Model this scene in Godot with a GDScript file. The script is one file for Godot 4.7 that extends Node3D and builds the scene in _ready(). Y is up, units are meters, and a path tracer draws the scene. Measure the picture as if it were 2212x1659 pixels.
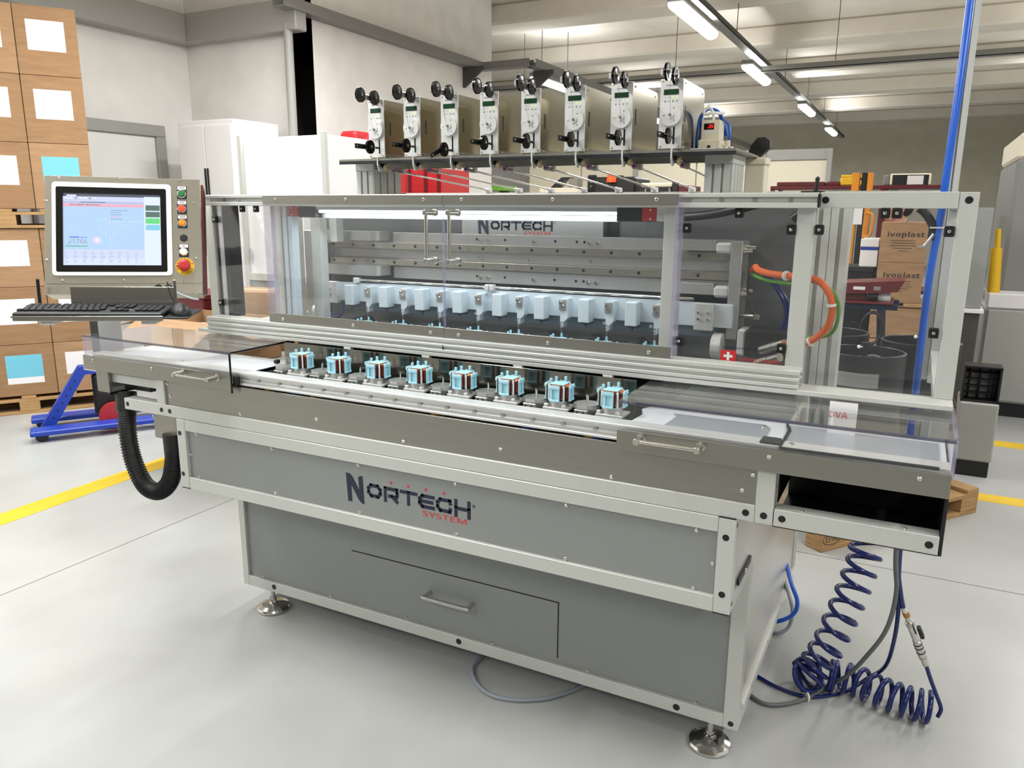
extends Node3D

# ---------------------------------------------------------------- mesh builder
class MB:
	var v := PackedVector3Array()
	var n := PackedVector3Array()
	var t := PackedVector2Array()

	func tri(a: Vector3, b: Vector3, c: Vector3, na: Vector3, nb: Vector3, nc: Vector3) -> void:
		if (b - a).cross(c - a).dot(na + nb + nc) > 0.0:
			v.append_array(PackedVector3Array([a, c, b]))
			n.append_array(PackedVector3Array([na, nc, nb]))
		else:
			v.append_array(PackedVector3Array([a, b, c]))
			n.append_array(PackedVector3Array([na, nb, nc]))

	func quad(a: Vector3, b: Vector3, c: Vector3, d: Vector3, k: Vector3) -> void:
		tri(a, b, c, k, k, k)
		tri(a, c, d, k, k, k)

	func quads(a, b, c, d, na, nb, nc, nd) -> void:
		tri(a, b, c, na, nb, nc)
		tri(a, c, d, na, nc, nd)

	func boxt(xf: Transform3D, size: Vector3, bev := 0.001) -> void:
		var h := size * 0.5
		var b: float = min(bev, min(h.x, min(h.y, h.z)) * 0.45)
		var q := xf.basis
		var P := func(ax: int, s: Vector3) -> Vector3:
			var k := Vector3(b, b, b)
			k[ax] = 0.0
			return xf * (s * (h - k))
		for ax in 3:
			var u := (ax + 1) % 3
			var w := (ax + 2) % 3
			for s in [-1.0, 1.0]:
				var c := []
				for m in [[1, 1], [1, -1], [-1, -1], [-1, 1]]:
					var sg := Vector3.ZERO
					sg[ax] = s
					sg[u] = m[0]
					sg[w] = m[1]
					c.append(P.call(ax, sg))
				var nn := Vector3.ZERO
				nn[ax] = s
				quad(c[0], c[1], c[2], c[3], (q * nn).normalized())
			for m in [[1, 1], [1, -1], [-1, -1], [-1, 1]]:
				var s0 := Vector3.ZERO
				s0[u] = m[0]
				s0[w] = m[1]
				var s1 := s0
				s0[ax] = -1
				s1[ax] = 1
				var nn := Vector3.ZERO
				nn[u] = m[0]
				nn[w] = m[1]
				quad(P.call(u, s0), P.call(u, s1), P.call(w, s1), P.call(w, s0), (q * nn).normalized())
		for sx in [-1.0, 1.0]:
			for sy in [-1.0, 1.0]:
				for sz in [-1.0, 1.0]:
					var s := Vector3(sx, sy, sz)
					var nn := (q * s).normalized()
					tri(P.call(0, s), P.call(1, s), P.call(2, s), nn, nn, nn)

	func box(x0: float, x1: float, y0: float, y1: float, z0: float, z1: float, bev := 0.001) -> void:
		boxt(Transform3D(Basis.IDENTITY, Vector3((x0 + x1) / 2, (y0 + y1) / 2, (z0 + z1) / 2)), Vector3(absf(x1 - x0), absf(y1 - y0), absf(z1 - z0)), bev)

	static func frame(d: Vector3) -> Basis:
		var y := d.normalized()
		var x := y.cross(Vector3(0, 0, 1) if absf(y.z) < 0.9 else Vector3(1, 0, 0)).normalized()
		return Basis(x, y, x.cross(y))

	func cyl(a: Vector3, b: Vector3, r1: float, r2: float, seg := 16, caps := true) -> void:
		var f := frame(b - a)
		var sl := (r1 - r2) / maxf((b - a).length(), 1e-6)
		for i in seg:
			var p0 := TAU * i / seg
			var p1 := TAU * (i + 1) / seg
			var d0 := f.x * cos(p0) + f.z * sin(p0)
			var d1 := f.x * cos(p1) + f.z * sin(p1)
			var n0 := (d0 + f.y * sl).normalized()
			var n1 := (d1 + f.y * sl).normalized()
			quads(a + d0 * r1, a + d1 * r1, b + d1 * r2, b + d0 * r2, n0, n1, n1, n0)
			if caps:
				tri(a, a + d0 * r1, a + d1 * r1, -f.y, -f.y, -f.y)
				tri(b, b + d0 * r2, b + d1 * r2, f.y, f.y, f.y)

	# profile of (radius, height) pairs turned round the y axis of xf
	func lathe(pr: Array, xf: Transform3D, seg := 20) -> void:
		for k in pr.size() - 1:
			var r0: float = pr[k][0]
			var y0: float = pr[k][1]
			var r1: float = pr[k + 1][0]
			var y1: float = pr[k + 1][1]
			var nr := Vector2(y1 - y0, r0 - r1)
			if nr.length() < 1e-9:
				continue
			nr = nr.normalized()
			for i in seg:
				var p0 := TAU * i / seg
				var p1 := TAU * (i + 1) / seg
				var c0 := Vector3(cos(p0), 0, sin(p0))
				var c1 := Vector3(cos(p1), 0, sin(p1))
				var n0: Vector3 = xf.basis * (c0 * nr.x + Vector3(0, nr.y, 0))
				var n1: Vector3 = xf.basis * (c1 * nr.x + Vector3(0, nr.y, 0))
				var a := xf * (c0 * r0 + Vector3(0, y0, 0))
				var b := xf * (c1 * r0 + Vector3(0, y0, 0))
				var c := xf * (c1 * r1 + Vector3(0, y1, 0))
				var d := xf * (c0 * r1 + Vector3(0, y1, 0))
				if r0 < 1e-6:
					tri(a, c, d, n0, n1, n0)
				elif r1 < 1e-6:
					tri(a, b, c, n0, n1, n0)
				else:
					quads(a, b, c, d, n0, n1, n1, n0)

	func tube(pts: Array, r: float, seg := 8, closed := false) -> void:
		var m := pts.size()
		var rings := []
		var ref := Vector3.ZERO
		for i in m:
			var d: Vector3
			if closed:
				d = pts[(i + 1) % m] - pts[(i + m - 1) % m]
			else:
				d = pts[mini(i + 1, m - 1)] - pts[maxi(i - 1, 0)]
			d = d.normalized()
			if ref == Vector3.ZERO:
				ref = frame(d).x
			ref = (ref - d * ref.dot(d)).normalized()
			var w := d.cross(ref)
			var ring := []
			for k in seg:
				var p := TAU * k / seg
				ring.append(ref * cos(p) + w * sin(p))
			rings.append(ring)
		for i in (m if closed else m - 1):
			var j := (i + 1) % m
			for k in seg:
				var l := (k + 1) % seg
				var a: Vector3 = rings[i][k]
				var b: Vector3 = rings[i][l]
				var c: Vector3 = rings[j][l]
				var d: Vector3 = rings[j][k]
				quads(pts[i] + a * r, pts[i] + b * r, pts[j] + c * r, pts[j] + d * r, a, b, c, d)
		if not closed:
			var e0: Vector3 = (pts[0] - pts[1]).normalized()
			var e1: Vector3 = (pts[m - 1] - pts[m - 2]).normalized()
			for k in seg:
				var l := (k + 1) % seg
				tri(pts[0], pts[0] + rings[0][k] * r, pts[0] + rings[0][l] * r, e0, e0, e0)
				tri(pts[m - 1], pts[m - 1] + rings[m - 1][k] * r, pts[m - 1] + rings[m - 1][l] * r, e1, e1, e1)

	# 2D outline extruded along z of xf from z0 to z1
	func prism(poly: Array, z0: float, z1: float, xf := Transform3D.IDENTITY) -> void:
		var pp := PackedVector2Array(poly)
		if Geometry2D.is_polygon_clockwise(pp):
			pp.reverse()
		var ix := Geometry2D.triangulate_polygon(pp)
		var up := (xf.basis * Vector3(0, 0, 1)).normalized()
		for i in range(0, ix.size(), 3):
			var a := pp[ix[i]]
			var b := pp[ix[i + 1]]
			var c := pp[ix[i + 2]]
			tri(xf * Vector3(a.x, a.y, z1), xf * Vector3(b.x, b.y, z1), xf * Vector3(c.x, c.y, z1), up, up, up)
			tri(xf * Vector3(a.x, a.y, z0), xf * Vector3(b.x, b.y, z0), xf * Vector3(c.x, c.y, z0), -up, -up, -up)
		for i in pp.size():
			var a := pp[i]
			var b := pp[(i + 1) % pp.size()]
			var e := (b - a).normalized()
			var nn := (xf.basis * Vector3(e.y, -e.x, 0)).normalized()
			quad(xf * Vector3(a.x, a.y, z0), xf * Vector3(b.x, b.y, z0), xf * Vector3(b.x, b.y, z1), xf * Vector3(a.x, a.y, z1), nn)

	func ball(c: Vector3, r: Vector3, seg := 16, rings := 10, y_from := -1.0) -> void:
		var P := func(i: int, k: int) -> Array:
			var la := lerpf(asin(y_from), PI / 2, float(k) / rings)
			var lo := TAU * i / seg
			var d := Vector3(cos(la) * cos(lo), sin(la), cos(la) * sin(lo))
			return [c + d * r, (d / r).normalized()]
		for i in seg:
			for k in rings:
				var a: Array = P.call(i, k)
				var b: Array = P.call(i + 1, k)
				var e: Array = P.call(i + 1, k + 1)
				var f: Array = P.call(i, k + 1)
				if k == 0 and y_from <= -1.0:
					tri(a[0], e[0], f[0], a[1], e[1], f[1])
				elif k == rings - 1:
					tri(a[0], b[0], e[0], a[1], b[1], e[1])
				else:
					quads(a[0], b[0], e[0], f[0], a[1], b[1], e[1], f[1])

	func stroke(pts: Array, w: float, z0: float, z1: float, xf := Transform3D.IDENTITY) -> void:
		for i in pts.size() - 1:
			var a: Vector2 = pts[i]
			var b: Vector2 = pts[i + 1]
			var e := (b - a).normalized() * (w / 2)
			var s := Vector2(-e.y, e.x)
			prism([a - e - s, b + e - s, b + e + s, a - e + s], z0, z1, xf)

	func moved(xf: Transform3D) -> MB:
		for i in v.size():
			v[i] = xf * v[i]
			n[i] = (xf.basis * n[i]).normalized()
		return self

	func mesh(m: Material) -> ArrayMesh:
		var arr := []
		arr.resize(Mesh.ARRAY_MAX)
		arr[Mesh.ARRAY_VERTEX] = v
		arr[Mesh.ARRAY_NORMAL] = n
		if t.size() == v.size():
			arr[Mesh.ARRAY_TEX_UV] = t
		var am := ArrayMesh.new()
		am.add_surface_from_arrays(Mesh.PRIMITIVE_TRIANGLES, arr)
		am.surface_set_material(0, m)
		return am

# ---------------------------------------------------------------- scene helpers
var off := {}
var used := {}
var M := {}
var cache := {}

func numbered(nm: String) -> String:
	used[nm] = used.get(nm, 0) + 1
	return nm if used[nm] == 1 else "%s_%03d" % [nm, used[nm] - 1]

func tag(o: Node, label: String, cat := "", group := "", kind := "") -> void:
	if label:
		o.set_meta("label", label)
	if cat:
		o.set_meta("category", cat)
	if group:
		o.set_meta("group", group)
	if kind:
		o.set_meta("kind", kind)

# a thing whose parts are given in world coordinates
func thing(nm: String, label: String, cat: String, base: Vector3, group := "") -> Node3D:
	var o := Node3D.new()
	o.name = numbered(nm)
	add_child(o)
	o.position = base
	off[o] = base
	tag(o, label, cat, group)
	return o

# a thing whose parts are given in its own coordinates (to be duplicated or turned)
func local_thing(nm: String, label: String, cat: String, xf: Transform3D, group := "") -> Node3D:
	var o := Node3D.new()
	o.name = numbered(nm)
	add_child(o)
	o.transform = xf
	tag(o, label, cat, group)
	return o

func part(parent: Node3D, nm: String, b, m: Material, label := "") -> MeshInstance3D:
	var o := MeshInstance3D.new()
	o.mesh = b.mesh(m) if b is MB else b
	o.name = nm
	parent.add_child(o, true)
	if off.has(parent):
		o.position = -off[parent]
	if label:
		o.set_meta("label", label)
	return o

func structure(nm: String, b: MB, m: Material) -> MeshInstance3D:
	var o := MeshInstance3D.new()
	o.mesh = b.mesh(m)
	o.name = nm
	add_child(o)
	o.set_meta("kind", "structure")
	return o

func bx(x0: float, x1: float, y0: float, y1: float, z0: float, z1: float, bev := 0.001) -> MB:
	var b := MB.new()
	b.box(x0, x1, y0, y1, z0, z1, bev)
	return b

func dup(o: Node3D, pos: Vector3, label: String, nm: String) -> Node3D:
	var c: Node3D = o.duplicate()
	c.name = numbered(nm)
	add_child(c)
	c.position = pos
	c.set_meta("label", label)
	return c

# a shared small mesh set at a place with its axis along dir
func stud(parent: Node3D, nm: String, key: String, pos: Vector3, dir := Vector3(0, 0, 1), sc := 1.0) -> void:
	var o := MeshInstance3D.new()
	o.mesh = cache[key]
	o.name = nm
	parent.add_child(o, true)
	o.transform = Transform3D(MB.frame(dir).scaled(Vector3(sc, sc, sc)), pos - (off[parent] if off.has(parent) else Vector3.ZERO))

func screws(parent: Node3D, pts: Array, z: float, key := "screw", nm := "screw") -> void:
	for p in pts:
		stud(parent, nm, key, Vector3(p[0], p[1], z))

func words(parent: Node3D, nm: String, s: String, cap: float, xf: Transform3D, m: Material, serif := false, wide := 1.0, bold := false) -> void:
	var tm := TextMesh.new()
	tm.text = s
	var f := SystemFont.new()
	f.font_names = PackedStringArray(["Droid Serif" if serif else "Droid Sans"])
	if bold:
		f.font_weight = 700
	tm.font = f
	tm.font_size = 32
	tm.pixel_size = cap / (0.72 * 32.0)
	tm.depth = 0.0004
	tm.curve_step = 3.0
	tm.material = m
	var o := MeshInstance3D.new()
	o.mesh = tm
	o.name = nm
	parent.add_child(o, true)
	o.transform = Transform3D(xf.basis * Basis.from_scale(Vector3(wide, 1, 1)), xf.origin - (off[parent] if off.has(parent) else Vector3.ZERO))

func smooth(pts: Array, per := 8) -> Array:
	var c := Curve3D.new()
	for i in pts.size():
		var a: Vector3 = pts[maxi(i - 1, 0)]
		var b: Vector3 = pts[mini(i + 1, pts.size() - 1)]
		var h := (b - a) / 6.0
		c.add_point(pts[i], -h, h)
	var out := []
	for i in pts.size() - 1:
		for k in per:
			out.append(c.sample(i, float(k) / per))
	out.append(pts[pts.size() - 1])
	return out

func mat(nm: String, col: Color, rough := 0.5, metal := 0.0, tex: Texture2D = null, sc := 1.0) -> StandardMaterial3D:
	var m := StandardMaterial3D.new()
	m.resource_name = nm
	m.albedo_color = col
	m.roughness = rough
	m.metallic = metal
	if tex:
		m.albedo_texture = tex
		m.uv1_triplanar = true
		m.uv1_world_triplanar = true
		m.uv1_scale = Vector3(sc, sc, sc)
	M[nm] = m
	return m

func glow(nm: String, col: Color, e: float) -> void:
	var m := mat(nm, col, 0.4)
	m.emission_enabled = true
	m.emission = col
	m.emission_energy_multiplier = e

func clear(nm: String, col: Color) -> void:
	var m := mat(nm, col, 0.03)
	m.transparency = BaseMaterial3D.TRANSPARENCY_ALPHA

func noise_tex(seed_: int, size: int, lo: float, hi: float, sx: float, sy: float, oct := 3) -> ImageTexture:
	var fn := FastNoiseLite.new()
	fn.seed = seed_
	fn.frequency = 1.0
	fn.fractal_octaves = oct
	var im := Image.create(size, size, false, Image.FORMAT_RGB8)
	for y in size:
		for x in size:
			# seamless: blend the noise with itself shifted by one period
			var u := float(x) / size
			var w := float(y) / size
			var a := fn.get_noise_2d(u * sx, w * sy) * (1 - u) + fn.get_noise_2d((u - 1) * sx, w * sy) * u
			var b := fn.get_noise_2d(u * sx, (w - 1) * sy) * (1 - u) + fn.get_noise_2d((u - 1) * sx, (w - 1) * sy) * u
			var k := clampf(lerpf(lo, hi, clampf((a * (1 - w) + b * w) * 1.1 + 0.5, 0, 1)), 0, 1)
			im.set_pixel(x, y, Color(k, k, k))
	return ImageTexture.create_from_image(im)

func materials() -> void:
	var brushed := noise_tex(3, 256, 0.965, 1.0, 2.0, 110.0)
	var blotch := noise_tex(5, 256, 0.95, 1.0, 5.0, 5.0, 4)
	var fine := noise_tex(9, 256, 0.965, 1.0, 60.0, 60.0, 2)
	var card := noise_tex(11, 256, 0.86, 1.0, 3.0, 14.0, 4)
	var woodt := noise_tex(17, 256, 0.72, 1.0, 3.0, 40.0, 4)
	mat("floor", Color(0.69, 0.695, 0.685), 0.30, 0.0, blotch, 0.35)
	mat("wall", Color(0.93, 0.92, 0.905), 0.8, 0.0, blotch, 0.4)
	mat("back_wall", Color(0.86, 0.84, 0.77), 0.85, 0.0, blotch, 0.3)
	mat("ceiling", Color(0.88, 0.85, 0.80), 0.9, 0.0, blotch, 0.25)
	mat("far_wall", Color(0.50, 0.50, 0.49), 0.85)
	mat("housing_steel", Color(0.66, 0.63, 0.54), 0.15, 0.95, brushed, 2.0)
	mat("joint", Color(0.45, 0.44, 0.41), 0.9)
	mat("yellow_paint", Color(0.87, 0.72, 0.16), 0.6, 0.0, blotch, 1.0)
	mat("alu", Color(0.785, 0.79, 0.765), 0.42, 0.25, fine, 3.0)
	mat("alu_bright", Color(0.86, 0.86, 0.85), 0.35, 0.4, fine, 3.0)
	mat("alu_mill", Color(0.74, 0.74, 0.73), 0.32, 0.75, brushed, 2.0)
	mat("alu_white", Color(0.82, 0.86, 0.88), 0.45, 0.2, fine, 3.0)
	mat("groove", Color(0.30, 0.30, 0.29), 0.6, 0.3)
	mat("panel_grey", Color(0.56, 0.57, 0.56), 0.5, 0.15, fine, 5.0)
	mat("side_panel", Color(0.74, 0.73, 0.70), 0.22, 0.35)
	mat("steel", Color(0.60, 0.59, 0.555), 0.34, 0.85, brushed, 2.0)
	mat("steel_light", Color(0.76, 0.745, 0.70), 0.2, 0.85, brushed, 2.0)
	mat("steel_mirror", Color(0.55, 0.54, 0.50), 0.12, 0.95, brushed, 2.0)
	mat("back_panel", Color(0.42, 0.43, 0.43), 0.35, 0.5, blotch, 1.5)
	mat("chrome", Color(0.85, 0.84, 0.82), 0.12, 1.0)
	mat("black", Color(0.045, 0.05, 0.06), 0.45)
	mat("black_gloss", Color(0.03, 0.032, 0.038), 0.12)
	mat("black_deep", Color(0.03, 0.032, 0.036), 0.8)
	mat("black_soft", Color(0.085, 0.09, 0.10), 0.7)
	mat("blue_grey", Color(0.42, 0.50, 0.55), 0.4, 0.3)
	mat("deck_white", Color(0.86, 0.87, 0.89), 0.35, 0.1)
	mat("deck_grey", Color(0.66, 0.68, 0.71), 0.3, 0.3)
	mat("red", Color(0.72, 0.13, 0.15), 0.45)
	mat("dark_red", Color(0.36, 0.07, 0.09), 0.45)
	mat("red_print", Color(0.78, 0.16, 0.18), 0.5)
	mat("navy_print", Color(0.09, 0.10, 0.20), 0.5)
	mat("white", Color(0.90, 0.90, 0.89), 0.5)
	mat("cream", Color(0.88, 0.85, 0.76), 0.5)
	mat("cyan_plastic", Color(0.62, 0.82, 0.88), 0.35)
	mat("copper", Color(0.36, 0.10, 0.05), 0.3, 0.35)
	mat("copper_highlight", Color(0.85, 0.46, 0.12), 0.3, 0.4)  # painted highlight on top of the windings
	mat("orange", Color(0.90, 0.42, 0.20), 0.5)
	mat("green", Color(0.36, 0.60, 0.18), 0.5)
	mat("blue_hose", Color(0.07, 0.13, 0.38), 0.22)
	mat("blue_bright", Color(0.10, 0.36, 0.78), 0.3)
	mat("blue_steel", Color(0.09, 0.22, 0.62), 0.4)
	mat("blue_dark", Color(0.06, 0.09, 0.22), 0.5)
	mat("grey_hose", Color(0.40, 0.41, 0.41), 0.5)
	mat("grey_light_hose", Color(0.55, 0.58, 0.62), 0.5)
	mat("brass", Color(0.72, 0.52, 0.26), 0.3, 0.9)
	mat("cardboard", Color(0.62, 0.48, 0.34), 0.85, 0.0, card, 1.5)
	mat("cardboard_light", Color(0.67, 0.53, 0.39), 0.85, 0.0, card, 1.5)
	mat("cardboard_edge", Color(0.86, 0.72, 0.58), 0.85)
	mat("wood", Color(0.76, 0.60, 0.40), 0.75, 0.0, woodt, 2.0)
	mat("label_white", Color(0.88, 0.87, 0.87), 0.6)
	mat("label_cyan", Color(0.42, 0.72, 0.80), 0.6)
	mat("stacker_yellow", Color(0.82, 0.52, 0.12), 0.45)
	mat("yellow", Color(0.88, 0.70, 0.13), 0.45)
	mat("print_brown", Color(0.20, 0.12, 0.09), 0.7)
	mat("skin", Color(0.78, 0.56, 0.47), 0.55)
	mat("cloth_dark", Color(0.10, 0.10, 0.13), 0.9)
	mat("hair", Color(0.16, 0.11, 0.08), 0.7)
	mat("plastic_grey", Color(0.50, 0.50, 0.49), 0.5)
	mat("machine_grey", Color(0.62, 0.62, 0.60), 0.5)
	mat("lcd", Color(0.09, 0.24, 0.14), 0.15)
	mat("ceramic", Color(0.62, 0.48, 0.56), 0.35)
	mat("tan", Color(0.76, 0.68, 0.54), 0.5)
	mat("rubber_red", Color(0.66, 0.16, 0.18), 0.4)
	glow("lamp", Color(1.0, 0.985, 0.94), 7.0)
	glow("added_uplight_glow", Color(1.0, 0.985, 0.94), 3.0)  # glow of the strip added above each lamp housing
	glow("led", Color(0.90, 0.96, 1.0), 6.0)
	glow("led_green", Color(0.72, 0.9, 0.25), 1.2)
	glow("led_red", Color(1.0, 0.10, 0.08), 1.6)
	glow("btn_red", Color(0.95, 0.22, 0.12), 0.7)
	glow("btn_green", Color(0.04, 0.42, 0.16), 0.15)
	glow("btn_amber", Color(0.85, 0.48, 0.06), 0.4)
	glow("btn_white", Color(1.0, 0.95, 0.72), 0.9)
	glow("beacon", Color(0.95, 0.35, 0.10), 0.3)
	clear("acrylic", Color(0.8, 0.84, 0.88, 0.012))
	clear("acrylic_edge", Color(0.62, 0.58, 0.72, 0.25))
	clear("acrylic_bend", Color(0.16, 0.14, 0.28, 0.55))  # dark tint stands in for internal reflections along the bend
	clear("glass", Color(0.9, 0.92, 0.92, 0.05))
	# shared small meshes
	var b := MB.new()
	b.lathe([[0.0062, 0.0], [0.0062, 0.0006], [0.0050, 0.0028], [0.0028, 0.0040], [0.0026, 0.0024], [0.0, 0.0024]], Transform3D.IDENTITY, 12)
	cache["screw"] = b.mesh(M.chrome)
	b = MB.new()
	b.lathe([[0.0088, 0.0], [0.0088, 0.0004], [0.0078, 0.0008], [0.0, 0.0005]], Transform3D.IDENTITY, 16)
	cache["hole"] = b.mesh(M.black)
	b = MB.new()
	b.lathe([[0.0075, 0.0], [0.0075, 0.002], [0.0055, 0.002], [0.0050, 0.0008], [0.0022, 0.0008], [0.0018, 0.002], [0.0, 0.002]], Transform3D.IDENTITY, 14)
	cache["bolt"] = b.mesh(M.alu_mill)
	b = MB.new()
	b.lathe([[0.0065, 0.0], [0.0065, 0.006], [0.0055, 0.007], [0.0032, 0.007], [0.003, 0.004], [0.0, 0.004]], Transform3D.IDENTITY, 12)
	cache["cap_bolt"] = b.mesh(M.chrome)
	b = MB.new()
	b.lathe([[0.0048, 0.0], [0.0048, 0.0004], [0.0, 0.0004]], Transform3D.IDENTITY, 12)
	cache["rail_hole"] = b.mesh(M.black)
	# pane clamp: black rounded block with a chrome screw, axis y = outwards
	b = MB.new()
	b.box(-0.013, 0.013, 0, 0.012, -0.0115, 0.0115, 0.003)
	cache["clamp"] = b.mesh(M.black)

# ---------------------------------------------------------------- setting
func lamp(x: float, z: float, y: float, label: String, visible_name := "ceiling_lamp") -> void:
	var o := thing(visible_name, label, "lamp", Vector3(x, y, z), "linear ceiling lamps")
	part(o, "lamp_housing", bx(x - 0.085, x + 0.085, y + 0.03, y + 0.10, z - 0.77, z + 0.77, 0.02), M.plastic_grey)
	var d := MB.new()
	var pr := []
	for k in 9:
		var a := PI * k / 8.0
		pr.append(Vector2(cos(a) * 0.075, -sin(a) * 0.05))
	pr.append(Vector2(-0.075, 0.03))
	pr.append(Vector2(0.075, 0.03))
	d.prism(pr, -0.75, 0.75, Transform3D(Basis.IDENTITY, Vector3(x, y, z)))
	part(o, "diffuser", d, M.lamp)
	for s in [-0.5, 0.5]:
		var h := MB.new()
		h.cyl(Vector3(x, y + 0.1, z + s), Vector3(x, y + 0.17 if absf(x + 2.05) < 0.2 else 4.5, z + s), 0.006, 0.006, 8)
		part(o, "hanger", h, M.groove)
	var l := AreaLight3D.new()
	l.name = "lamp_light"
	l.area_size = Vector2(0.15, 1.5)
	l.light_energy = LAMP_E
	l.light_color = Color(0.985, 0.995, 1.0)
	l.shadow_enabled = true
	l.area_range = 40.0
	o.add_child(l, true)
	l.rotation.x = -PI / 2
	l.position = Vector3(0, -0.056, 0)
	# glowing strip and upward light added to brighten the ceiling
	part(o, "added_uplight_strip", bx(x - 0.05, x + 0.05, y + 0.10, y + 0.104, z - 0.72, z + 0.72, 0.001), M.added_uplight_glow)
	var u := AreaLight3D.new()
	u.name = "added_uplight"
	u.area_size = Vector2(0.1, 1.44)
	u.light_energy = LAMP_E * 0.35
	u.light_color = Color(0.985, 0.995, 1.0)
	u.shadow_enabled = true
	u.area_range = 40.0
	o.add_child(u, true)
	u.rotation.x = PI / 2
	u.position = Vector3(0, 0.108, 0)

const LAMP_E := 7.2

func _ready() -> void:
	var cam := Camera3D.new()
	cam.name = "camera"
	add_child(cam)
	cam.position = Vector3(0.332878, 1.62, 1.866294)
	cam.rotation = Vector3(-0.220009, 0.476312, 0.0065286)
	cam.fov = 52.616
	cam.near = 0.05
	cam.far = 80.0
	cam.current = true
	var we := WorldEnvironment.new()
	we.name = "environment"
	var env := Environment.new()
	env.background_mode = Environment.BG_COLOR
	env.background_color = Color(0.75, 0.76, 0.76)
	env.tonemap_mode = Environment.TONE_MAPPER_LINEAR
	env.tonemap_exposure = 0.95
	env.sdfgi_enabled = true
	env.ssao_enabled = true
	env.ssil_enabled = true
	we.environment = env
	add_child(we)
	materials()
	room()
	lamps()
	machine_frame()
	machine_enclosure()
	machine_inside()
	doors_and_covers()
	stations()
	tensioners()
	control_panel()
	hoses()
	background_left()
	background_middle()
	background_right()

func lamps() -> void:
	# the row seen over the machine, the rows that carry on over the hall and behind the photographer, and a short row added to brighten the left walls
	lamp(-2.05, -6.95, 3.6, "nearest lit lamp of the row hung under the long cable tray")
	lamp(-2.08, -10.67, 3.6, "lit lamp under the tray crossing, second of the row")
	lamp(-1.95, -15.3, 3.6, "farthest small lit lamp of the row under the long cable tray")
	lamp(-5.2, -10.3, 3.6, "bright lamp above the fifth and sixth wire tensioners")
	for p in [[-2.05, -3.2], [-2.05, 0.6], [-2.05, 4.3], [2.3, -10.6], [2.3, -6.9], [2.3, -3.2], [2.3, 0.6], [2.3, 4.3], [-4.2, -3.2], [-4.2, -0.9], [-4.2, 1.4], [-6.2, 4.3], [-5.2, -15.3], [-5.2, -20.0], [2.3, -15.3], [-1.95, -20.0]]:
		lamp(p[0], p[1], 3.6, "lit linear lamp among the hall and added fill rows outside the picture", "hall_and_fill_lamp")

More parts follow.
